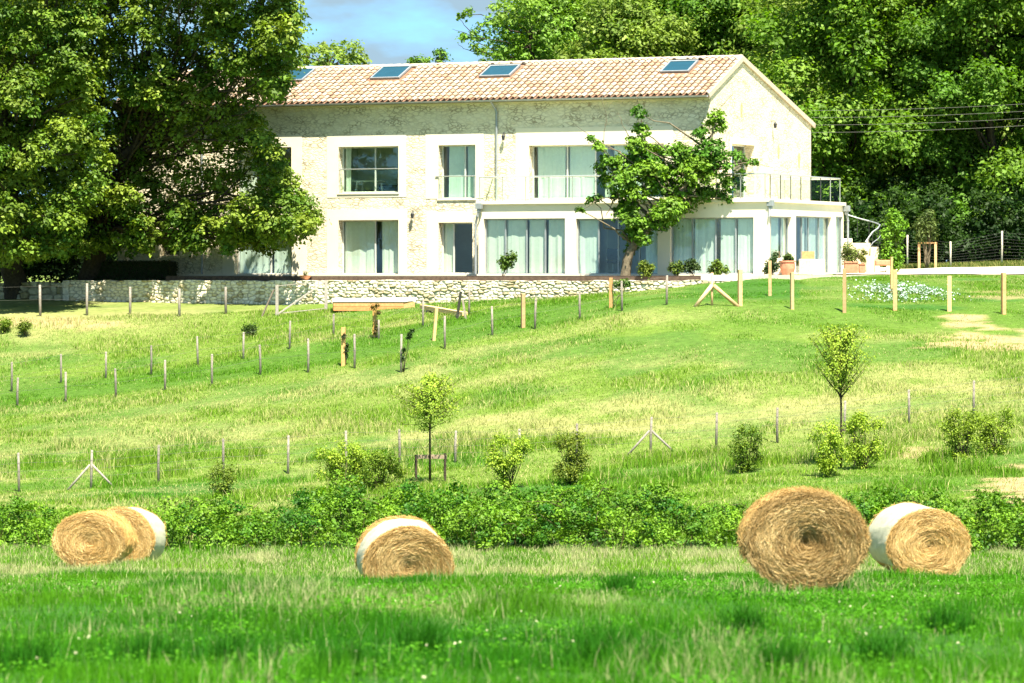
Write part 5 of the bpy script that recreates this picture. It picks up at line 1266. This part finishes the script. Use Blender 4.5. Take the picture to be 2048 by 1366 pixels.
for i, (px, py, w, h, lab, col) in enumerate([
    (1018, 978, 34, 96, "yellow tipped bush below the middle of the slope, left of the bare topped one", BR),
    (1142, 970, 30, 90, "dark stemmed bush with a bare twig rising from its top", ((.08, .13, .012), (.19, .24, .025))),
    (1492, 944, 28, 84, "dense dark green bush left of the pointed young tree", ((.05, .12, .010), (.16, .24, .02))),
    (1655, 954, 28, 96, "light airy bush at the foot of the pointed young tree, left of its trunk", BR),
    (1728, 938, 34, 96, "yellow green bush right behind the single dark stake", BR),
    (1925, 925, 36, 92, "vase shaped green bush on the right, left one of a pair", ((.13, .22, .014), (.26, .36, .035))),
    (1992, 908, 34, 80, "vase shaped green bush on the right, right one of a pair", ((.13, .22, .014), (.26, .36, .035))),
    (685, 975, 44, 78, "yellow green bush rising from the thicket left of the round crowned young tree", BR),
    (760, 985, 40, 72, "green bush at the thicket edge beside the round crowned young tree", ((.08, .16, .01), (.18, .26, .02))),
    (445, 995, 26, 60, "dark green bush in the dry grass at the left, above the hay bales", ((.07, .13, .012), (.15, .21, .02))),
    (500, 672, 9, 22, "small dark bush among the posts of the upper fence", ((.03, .07, .012), (.07, .11, .02))),
    (50, 672, 6, 28, "thin dark weed in the dry grass at the far left", ((.07, .12, .012), (.14, .19, .02))),
    (10, 665, 6, 24, "green weed at the very left edge of the dry grass", ((.08, .15, .012), (.16, .23, .02)))]):
    bl_ = []
    for k in range(max(7, int(w * h / 110))):
        t = rb_.rand(); ww = w * (.30 + .75 * math.sin(math.pi * (.12 + .7 * t))); bl_.append((px + rb_.uniform(-1, 1) * ww * 1.1, py - h * (.08 + 1.0 * t), w * rb_.uniform(.10, .26)))
    plant_px("bush", bl_, (px, py), lab, .062 if py > 800 else .08, col, "bush", BG_, seed=60 + i, per=15, sub=.14, thick=.35)
p = hit(1145, 965); 
# ------------------------------------------------------------------ bramble thicket
def thicket(segs, label, seed, dens=1.0, name="bramble_thicket"):
    """segs: (px, top row, distance, depth)"""
    rs = np.random.RandomState(seed); lobes = []; pxs = [s[0] for s in segs]
    n = int((pxs[-1] - pxs[0]) / F * 78 * 36 * dens)
    for i in range(n):
        px = rs.uniform(pxs[0], pxs[-1]); top = np.interp(px, pxs, [s[1] for s in segs]); Y0 = np.interp(px, pxs, [s[2] for s in segs])
        y = Y0 + rs.uniform(0, 5.0); x = (px - 1024) / F * Y0; g = float(gz(x, y)); hmax = (HP - top) / F * (Y0 + 2.6) - g + (fbm(px / 38., top / 40., seed, 3) - .5) * 1.15 - .08
        prof = max(.46, math.sin(math.pi * min(1, .18 + .7 * (y - Y0) / 5.0)) ** .6); h = max(.3, hmax) * prof; r = rs.uniform(.22, .45)
        lobes.append((x, y, g + max(.12, h * rs.uniform(.1, 1.0) ** .6 - r * .4), r))
    org = Vector(((pxs[0] + pxs[-1]) / 2 / F * 78 - 1024 / F * 78, 80, 0)); org.z = float(gz(org.x, org.y))
    v, f, c = lobes_to_leaves(lobes, rs, .072, (.025, .115, .006), (.16, .30, .018), per=34, nsub_k=40, sub_r=.20, flat=.8)
    sm = MB()
    for (x, y, z, r) in lobes[::3]:
        g = float(gz(x, y)); p = Vector((x, y, z)); q = Vector((x + rs.normal(0, .2), y, g - .05)); sm.tube([q, (p + q) / 2 + Vector((rs.normal(0, .06), 0, .04)), p], [.012, .009, .006], 5, cap=False)
    for (x, y, z, r) in lobes[::5]:
        a = Vector((x, y, z)); b = a + Vector((rs.normal(0, .45), rs.normal(-.1, .2), rs.uniform(.15, .45))); sm.tube([a, (a + b) / 2 + Vector((0, 0, .14)), b], [.008, .006, .003], 5, cap=False)
    f = np.concatenate([f, np.array(sm.f) + len(v)]); v = np.concatenate([v, np.array(sm.v)]); c = np.concatenate([c, np.tile((.11, .09, .04), (len(sm.v), 1))])
    o = np_mesh(name, v - np.array(org), f, M['leaf'], None, col=c); o.location = org; tag(o, label, "thicket"); return o
thicket([(320, 1012, 77.5, 5), (420, 1000, 77.5, 5), (600, 985, 77, 5), (700, 965, 76.5, 5), (860, 962, 76.5, 5), (960, 978, 77, 5), (1100, 975, 77, 5), (1250, 985, 77.5, 5), (1350, 985, 77.5, 5), (1480, 1000, 78, 5), (1560, 1010, 78, 5)], "dense green bramble thicket across the middle of the photo behind the hay bales", 5)
thicket([(1700, 998, 76, 5), (1790, 980, 75.5, 5), (1880, 976, 75.5, 5), (1970, 990, 76, 5), (2130, 1005, 76, 5)], "dark green bramble thicket at the right behind the wrapped bale", 6)
thicket([(-90, 995, 77, 5), (10, 1000, 77, 5), (60, 1010, 77.5, 5), (180, 1040, 78, 5), (320, 1030, 78, 5)], "low green bramble patch at the left edge behind the pair of bales", 7, .8)
# white flower patch on the lawn
rs = np.random.RandomState(19); P = []; pc0 = hit(1800, 592)
p = hit(1808, 588)
while len(P) < 2300:
    x = p.x + rs.normal(0, .95); y = p.y + rs.normal(0, 1.6)
    if abs(x - p.x) > 2.2 or abs(y - p.y) > 4 or vnoise(x * 2.6, y * 1.7, 5) * .7 + vnoise(x * 6, y * 4, 6) * .4 < .50: continue
    P.append((x, y, float(gz(x, y)) + rs.uniform(.02, .20)))
P = np.array(P); col = np.where(rs.rand(len(P), 1) < .42, np.array((.46, .56, .54)), np.array((.05, .12, .02))) * rs.uniform(.8, 1.2, (len(P), 1))
v, f, c = leaves(P, np.tile((0, -.3, 1.), (len(P), 1)), .085, col, rs); o = np_mesh("flower_patch", v, f, M['leaf'], None, col=c); tag(o, "patch of pale bluish white flowers on the lawn", "flowers", kind="stuff")
# ------------------------------------------------------------------ hay bales
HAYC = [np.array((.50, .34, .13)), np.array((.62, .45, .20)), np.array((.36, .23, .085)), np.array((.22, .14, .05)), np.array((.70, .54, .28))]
def bale(px, py_c, Y, rad_px, rz, label, tilt=0, squash=.9, length=1.25, wrap=None, dark=1.0, seed=0, hollow=.05, fuzz=1.0, darkening=.5):
    """round bale, its front end facing local -Y; wrap = (y from, y to, angle from, angle to, skip)"""
    rs = np.random.RandomState(seed); rad = rad_px / F * Y; x = (px - 1024) / F * Y; zc = (HP - py_c) / F * Y
    e = empty("hay_bale", (x, Y, zc), rz); e.rotation_euler = (tilt, 0, rz); tag(e, label, "hay bale", "round hay bales lying in the field")
    e.location.z = max(zc, float(gz(x, Y)) + rad * squash * .83)
    na = 96; A = np.linspace(0, 2 * math.pi, na, endpoint=False)
    def prof(a, y):
        n = (fbm(np.cos(a) * 2 + 9, np.sin(a) * 2 + y * 1.5, seed, 3) - .5) * .10 + (fbm(np.cos(a) * 9 + 9, np.sin(a) * 9 + y * 5, seed + 2, 2) - .5) * .035
        r = rad * (1 + n * .7); zz = np.sin(a) * squash * np.where(np.sin(a) < 0, .93, 1.0); return r * np.cos(a), r * zz
    rings = []; C = []
    for y in np.linspace(0, length, 15):
        e_ = 1 - .06 * math.exp(-y / .05) - .06 * math.exp(-(length - y) / .05)
        X, Z = prof(A, y); rings.append(np.stack([X * e_, np.full(na, y), Z * e_], 1))
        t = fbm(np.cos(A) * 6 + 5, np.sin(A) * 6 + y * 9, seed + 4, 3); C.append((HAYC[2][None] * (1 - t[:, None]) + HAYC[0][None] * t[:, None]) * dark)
    front = []; X, Z = prof(A, 0); fc_ = []
    for q in np.linspace(.93, 0.02, 24):
        sp = np.clip((fbm(A * 1.3 + 4 * q + 9, q * 15 + A * .35, seed + 6, 3) - .5) * 4, -1, 1)
        y = -.03 * (1 - q ** 4) - .018 * sp + (fbm(np.cos(A) * q * 9 + 20, np.sin(A) * q * 9 + 20, seed + 8, 3) - .5) * .07 + hollow * np.exp(-((X * q / rad - .06) ** 2 + (Z * q / rad - .02) ** 2) / .055)
        front.append(np.stack([X * q, y, Z * q], 1)); t = np.clip(.5 + .5 * sp + rs.normal(0, .1, na), 0, 1)
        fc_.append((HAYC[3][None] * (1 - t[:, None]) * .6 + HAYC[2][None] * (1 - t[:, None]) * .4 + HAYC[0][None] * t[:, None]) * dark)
    allr = front[::-1] + rings + [rings[-1] * np.array((q, 1, q)) for q in (.6, .05)]
    allc = fc_[::-1] + C + [C[-1]] * 2
    V = np.concatenate(allr); m = len(allr); I = np.arange(m * na).reshape(m, na); J = np.roll(I, -1, 1)
    np_mesh("hay", V, np.stack([I[:-1].ravel(), J[:-1].ravel(), J[1:].ravel(), I[1:].ravel()], 1), M['straw'], e, col=np.concatenate(allc), smooth=True)
    # loose strands: swirl on the end, combed round the barrel
    n = int(24000 * fuzz); q = np.sqrt(rs.uniform(.0, 1, n)) * .97; a = rs.uniform(0, 6.283, n); l = rs.uniform(.06, .28, n)
    ca, sa = np.cos(a), np.sin(a); P = np.stack([rad * q * ca, -.03 * (1 - q ** 4) - rs.uniform(0, .045, n) + hollow * np.exp(-((q * ca - .06) ** 2 + (q * sa * squash - .02) ** 2) / .055), rad * squash * q * sa * np.where(sa < 0, .93, 1)], 1)
    th = a + math.pi / 2 + rs.normal(0, .36, n) + .1; D = np.stack([np.cos(th), rs.normal(-.12, .16, n), np.sin(th)], 1)
    band = np.clip(.62 + (fbm(a * 1.3 + 4 * q + 9, q * 15 + a * .35, seed + 6, 3) - .5) * 2.6 + rs.normal(0, .18, n), 0, 1)
    old = sstep(.80, .96, q + (fbm(a * 3, q * 4, seed + 31, 2) - .5) * .25) * sstep(-.2, .5, sa) * darkening + np.exp(-((q * ca - .06) ** 2 + (q * sa * squash - .02) ** 2) / .06) * darkening * .8; band = band * (1 - .75 * np.clip(old, 0, 1))  # weathered upper rim, plus the hollow's shade darkened into the strand colour
    col = np.where(rs.rand(n, 1) < .25, HAYC[4][None], HAYC[1][None]) * band[:, None] + HAYC[2][None] * (1 - band[:, None])
    n2 = int(6500 * fuzz); a2 = rs.uniform(-.25, math.pi + .25, n2); y2 = rs.uniform(-.02, length, n2); y2 = np.where(rs.rand(n2) < .4, np.abs(rs.normal(0, .06, n2)), y2); X2, Z2 = prof(a2, y2)
    if wrap:
        am = (a2 + .25) % 6.283 - .25; kill = (y2 > wrap[0]) & (y2 < wrap[1]) & (am > wrap[2]) & (am < wrap[3]); keep = ~kill
    else: keep = np.ones(n2, bool)
    P2 = np.stack([X2 * 1.005, y2, Z2 * 1.005], 1)[keep]; a2 = a2[keep]; k2 = keep.sum(); th2 = a2 + math.pi / 2 + rs.normal(0, .3, k2)
    D2 = np.stack([np.cos(th2), rs.normal(0, .35, k2), np.sin(th2)], 1) + np.stack([np.cos(a2), np.zeros(k2), np.sin(a2)], 1) * np.abs(rs.normal(0, .22, k2))[:, None]
    l2 = rs.uniform(.06, .22, k2); col2 = HAYC[2][None] * rs.uniform(.7, 1.5, (k2, 1)) * (1 - .5 * rs.rand(k2, 1)) + HAYC[0][None] * .4
    P = np.concatenate([P, P2]); D = np.concatenate([D, D2]); l = np.concatenate([l, l2]); col = np.concatenate([col, col2]) * dark * rs.uniform(.75, 1.2, (len(P), 1))
    D /= np.linalg.norm(D, axis=1)[:, None]; side_ = np.cross(D, rs.normal(0, 1, (len(P), 3))); side_ /= np.linalg.norm(side_, axis=1)[:, None]; w = (.0021 * rs.uniform(.6, 1.5, len(P)))[:, None]
    bend = np.stack([-P[:, 0], np.zeros(len(P)), -P[:, 2]], 1) * (l[:, None] ** 2) * .35 / rad
    E0_, E1_ = P - D * l[:, None] / 2 + bend, P + D * l[:, None] / 2 + bend
    v = np.stack([E0_ - side_ * w, E0_ + side_ * w, P + side_ * w, P - side_ * w, E1_ + side_ * w * .5, E1_ - side_ * w * .5], 1).reshape(-1, 3); b = np.arange(len(P)) * 6
    f = np.concatenate([np.stack([b, b + 1, b + 2, b + 3], 1), np.stack([b + 3, b + 2, b + 4, b + 5], 1)])
    np_mesh("straw_strands", v, f, M['straw'], e, col=np.repeat(col, 6, 0))
    if wrap:
        y0, y1, a0, a1 = wrap; aa = np.linspace(a0, a1, 80); V = []; nyw = 12
        for k, y in enumerate(np.linspace(y0, y1, nyw)):
            X, Z = prof(aa, y); g = 1.012 + .006 * np.sin(aa * 40 + y * 20) * rs.rand(); e0 = 1 - .03 * math.exp(-y / .05) - .03 * math.exp(-(length - y) / .05); yy = y + .02 * np.sin(aa * 5 + k) * (k in (0, nyw - 1)); V.append(np.stack([X * g * e0, yy, Z * g * e0], 1))
        I = np.arange(nyw * 80).reshape(nyw, 80); V = np.concatenate(V)
        np_mesh("net_wrap", V, np.stack([I[:-1, :-1].ravel(), I[:-1, 1:].ravel(), I[1:, 1:].ravel(), I[1:, :-1].ravel()], 1), M['net'], e, smooth=True)
    return e
bale(1611, 1086, 38.0, 122, R(-1), "largest and nearest hay bale, unwrapped with a dark hollow centre, right of the middle", R(-1), .82, 1.2, None, .88, 1, hollow=.10, darkening=1.0)  # hay colour darkened in place of the shade this bale lies in
bale(1857, 1093, 61.0, 86, R(11), "hay bale at the far right with white net wrap on its left side", R(1.5), .86, 1.25, (.02, 1.2, -.6, 3.75), 1.3, 2)
bale(816, 1136, 59.0, 89, R(9), "hay bale left of the middle with a broad white net band around it", R(6), .92, 1.15, (.05, .85, -.5, 3.7), 1.1, 3)
bale(178, 1084, 67.0, 74, R(-10), "front hay bale of the left pair, its round end facing the camera", R(-1), .76, .8, None, 1.28, 4)
bale(238, 1082, 70.0, 72, R(-16), "rear hay bale of the left pair with white net wrap on its right side", R(-1), .86, 0.75, (.10, .73, -.8, 3.4), 1.28, 5)

# ------------------------------------------------------------------ grass
def blades(name, X, Y, h, w, col, label, seed, lean=.35):
    rs = np.random.RandomState(seed); n = len(X); Z = gz(X, Y) - .02; a = rs.uniform(0, 6.283, n); la = rs.uniform(0, 6.283, n); ll = h * np.abs(rs.normal(0, lean, n))
    dx, dy = np.cos(a) * w / 2, np.sin(a) * w / 2; lx_, ly_ = np.cos(la) * ll, np.sin(la) * ll
    P0 = np.stack([X - dx, Y - dy, Z], 1); P1 = np.stack([X + dx, Y + dy, Z], 1)
    mx, my, mz = X + lx_ * .3, Y + ly_ * .3, Z + h * .58
    P2 = np.stack([mx + dx * .8, my + dy * .8, mz], 1); P3 = np.stack([mx - dx * .8, my - dy * .8, mz], 1)
    tx, ty, tz = X + lx_, Y + ly_, Z + h * .97
    P4 = np.stack([tx + dx * .15, ty + dy * .15, tz], 1); P5 = np.stack([tx - dx * .15, ty - dy * .15, tz], 1)
    v = np.stack([P0, P1, P2, P3, P4, P5], 1).reshape(-1, 3); b = np.arange(n) * 6
    f = np.concatenate([np.stack([b, b + 1, b + 2, b + 3], 1), np.stack([b + 3, b + 2, b + 4, b + 5], 1)])
    o = np_mesh(name, v, f, M['grass'], None, col=np.repeat(col, 6, 0)); tag(o, label, "grass", kind="stuff"); return o
def scatter(y0, y1, n, rs, margin=1.12, power=1.0):
    u = rs.rand(n); Y = np.sqrt(y0 ** 2 + (y1 ** 2 - y0 ** 2) * u); X = (rs.rand(n) * 2 - 1) * 1024 / F * Y * margin; return X, Y
rs = np.random.RandomState(71)
X, Y = scatter(17, 46, 210000, rs); X2, Y2 = scatter(46, 80, 240000, rs); X = np.concatenate([X, X2]); Y = np.concatenate([Y, Y2])
s, d, so = groundcol(X, Y); n = len(X)
tuft = fbm(X * .9, Y * .55, 5, 4); h = (.045 + .10 * sstep(.45, .78, tuft) + .03 * fbm(X * 4, Y * 4, 6, 2) + .03 * sstep(50, 66, Y)) * rs.uniform(.6, 1.35, n)
isst = rs.rand(n) < s * .75 + .02
stem = rs.rand(n) < .006 + .015 * s
h = np.where(isst, h * 1.15, h); h = np.where(stem, h * 1.9, h)
# keep the grass off the bodies of the bales
FG0 = np.array((.018, .120, .003)); FG1 = np.array((.070, .235, .006)); FG2 = np.array((.16, .31, .018))  # near blades darker and deeper green than the strip beyond
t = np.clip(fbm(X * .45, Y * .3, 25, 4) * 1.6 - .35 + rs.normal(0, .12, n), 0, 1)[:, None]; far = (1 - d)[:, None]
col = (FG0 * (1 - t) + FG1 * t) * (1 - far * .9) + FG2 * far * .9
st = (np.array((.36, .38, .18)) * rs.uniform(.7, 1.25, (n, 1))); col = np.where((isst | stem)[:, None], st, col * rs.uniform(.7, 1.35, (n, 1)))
blades("field_grass", X, Y, h, np.where(stem, .004, .009) * rs.uniform(.7, 1.3, n) * np.clip(Y / 45, .55, 1.5), col, "deep green grass with pale seed heads in the hay field", 72, .38)
# dark rushes in the foreground
XR_, YR_ = [], []
for k, (px, Y0, r) in enumerate([(470, 22.5, .13), (690, 21, .10), (1215, 24, .12), (1180, 21.5, .09), (1330, 22, .10), (300, 23, .12), (1760, 23, .10), (1900, 26, .10), (40, 22, .12), (1560, 21, .09), (840, 24.5, .09), (1490, 26, .08), (1240, 33, .09)]):
    m = 420; a = rs.normal(0, r, m); b = rs.normal(0, r, m); XR_.append((px - 1024) / F * Y0 + a); YR_.append(Y0 + b)
X = np.concatenate(XR_); Y = np.concatenate(YR_); n = len(X)
blades("grass_tufts", X, Y, rs.uniform(.10, .27, n), .007 * np.ones(n), np.array((.022, .120, .005)) * rs.uniform(.6, 1.5, (n, 1)), "dark green tufts of taller grass in the foreground", 73, .45)
# clover and broad leaved weeds low among the blades
X, Y = scatter(17, 50, 90000, rs); m_ = (fbm(X * 1.1, Y * .5, 61, 3) * .6 + vnoise(X * 4, Y * 2.5, 62) * .4) > .53; X, Y = X[m_], Y[m_]; n = len(X)
P = np.stack([X, Y, gz(X, Y) + rs.uniform(.02, .09, n)], 1); col = np.where(rs.rand(n, 1) < .010, np.array((.48, .47, .30)), np.array((.050, .175, .006))) * rs.uniform(.7, 1.4, (n, 1))
v, f, c = leaves(P, np.tile((0, -.25, 1.), (n, 1)), .027, col, rs, .85); o = np_mesh("clover", v, f, M['grass'], None, col=c); tag(o, "low clover leaves and small pale flowers among the foreground grass", "clover", kind="stuff")
# meadow on the slope
X, Y = scatter(84, 149, 560000, rs, 1.1); s, d, so = groundcol(X, Y)
px, py = topx(X, Y, gz(X, Y)); n = len(X); keep = (rs.rand(n) > so * .70)
# nothing grows inside walls, deck and sandbox
yl = (X - HX) * s__ + (Y - HY) * c_; keep &= (yl < -4.75) | ((X - HX) * c_ - (Y - HY) * s__ > lx(1495, -4.6))
X, Y, s, d, py, px = X[keep], Y[keep], s[keep], d[keep], py[keep], px[keep]; n = len(X)
lane = d > .5
isst = rs.rand(n) < s
rough = sstep(.45, .7, fbm(X * .5, Y * .5, 81, 3)); tall = np.exp(-((py - 930) / 60.0) ** 2)
h = (.07 + .10 * rough + .28 * tall * rough) * rs.uniform(.6, 1.4, n) * np.where(lane, .7, 1); h = np.where(isst, h * 1.2 + .03, h); lawn = (px > 1250) & (py < 690); h = np.where(lawn, h * .6, h)
t = rs.rand(n, 1); LG0 = np.array((.090, .20, .012)); LG1 = np.array((.19, .31, .03)); DG = np.array((.035, .17, .006))
col = (LG0 * (1 - t) + LG1 * t) * (1 - .8 * d[:, None]) + DG * (.8 * d[:, None]) * rs.uniform(.7, 1.5, (n, 1)); col = np.where(isst[:, None], np.array((.38, .39, .15)) * rs.uniform(.75, 1.25, (n, 1)), col * rs.uniform(.75, 1.3, (n, 1)))
blades("meadow_grass", X, Y, h * .8, .019 * rs.uniform(.6, 1.4, n), col, "lime green and straw coloured meadow grass on the slope below the house", 74, .5)
# verge beyond the drive and weeds at the foot of walls
X = rs.uniform(13, 34, 22000); Y = rs.uniform(166.2, 176, 22000); n = len(X)
blades("verge_grass", X, Y, rs.uniform(.06, .22, n), .03 * np.ones(n), np.where(rs.rand(n, 1) < .5, np.array((.26, .24, .08)), np.array((.07, .12, .015))) * rs.uniform(.7, 1.3, (n, 1)), "dry verge grass between the gravel drive and the rear fence", 75, .5)
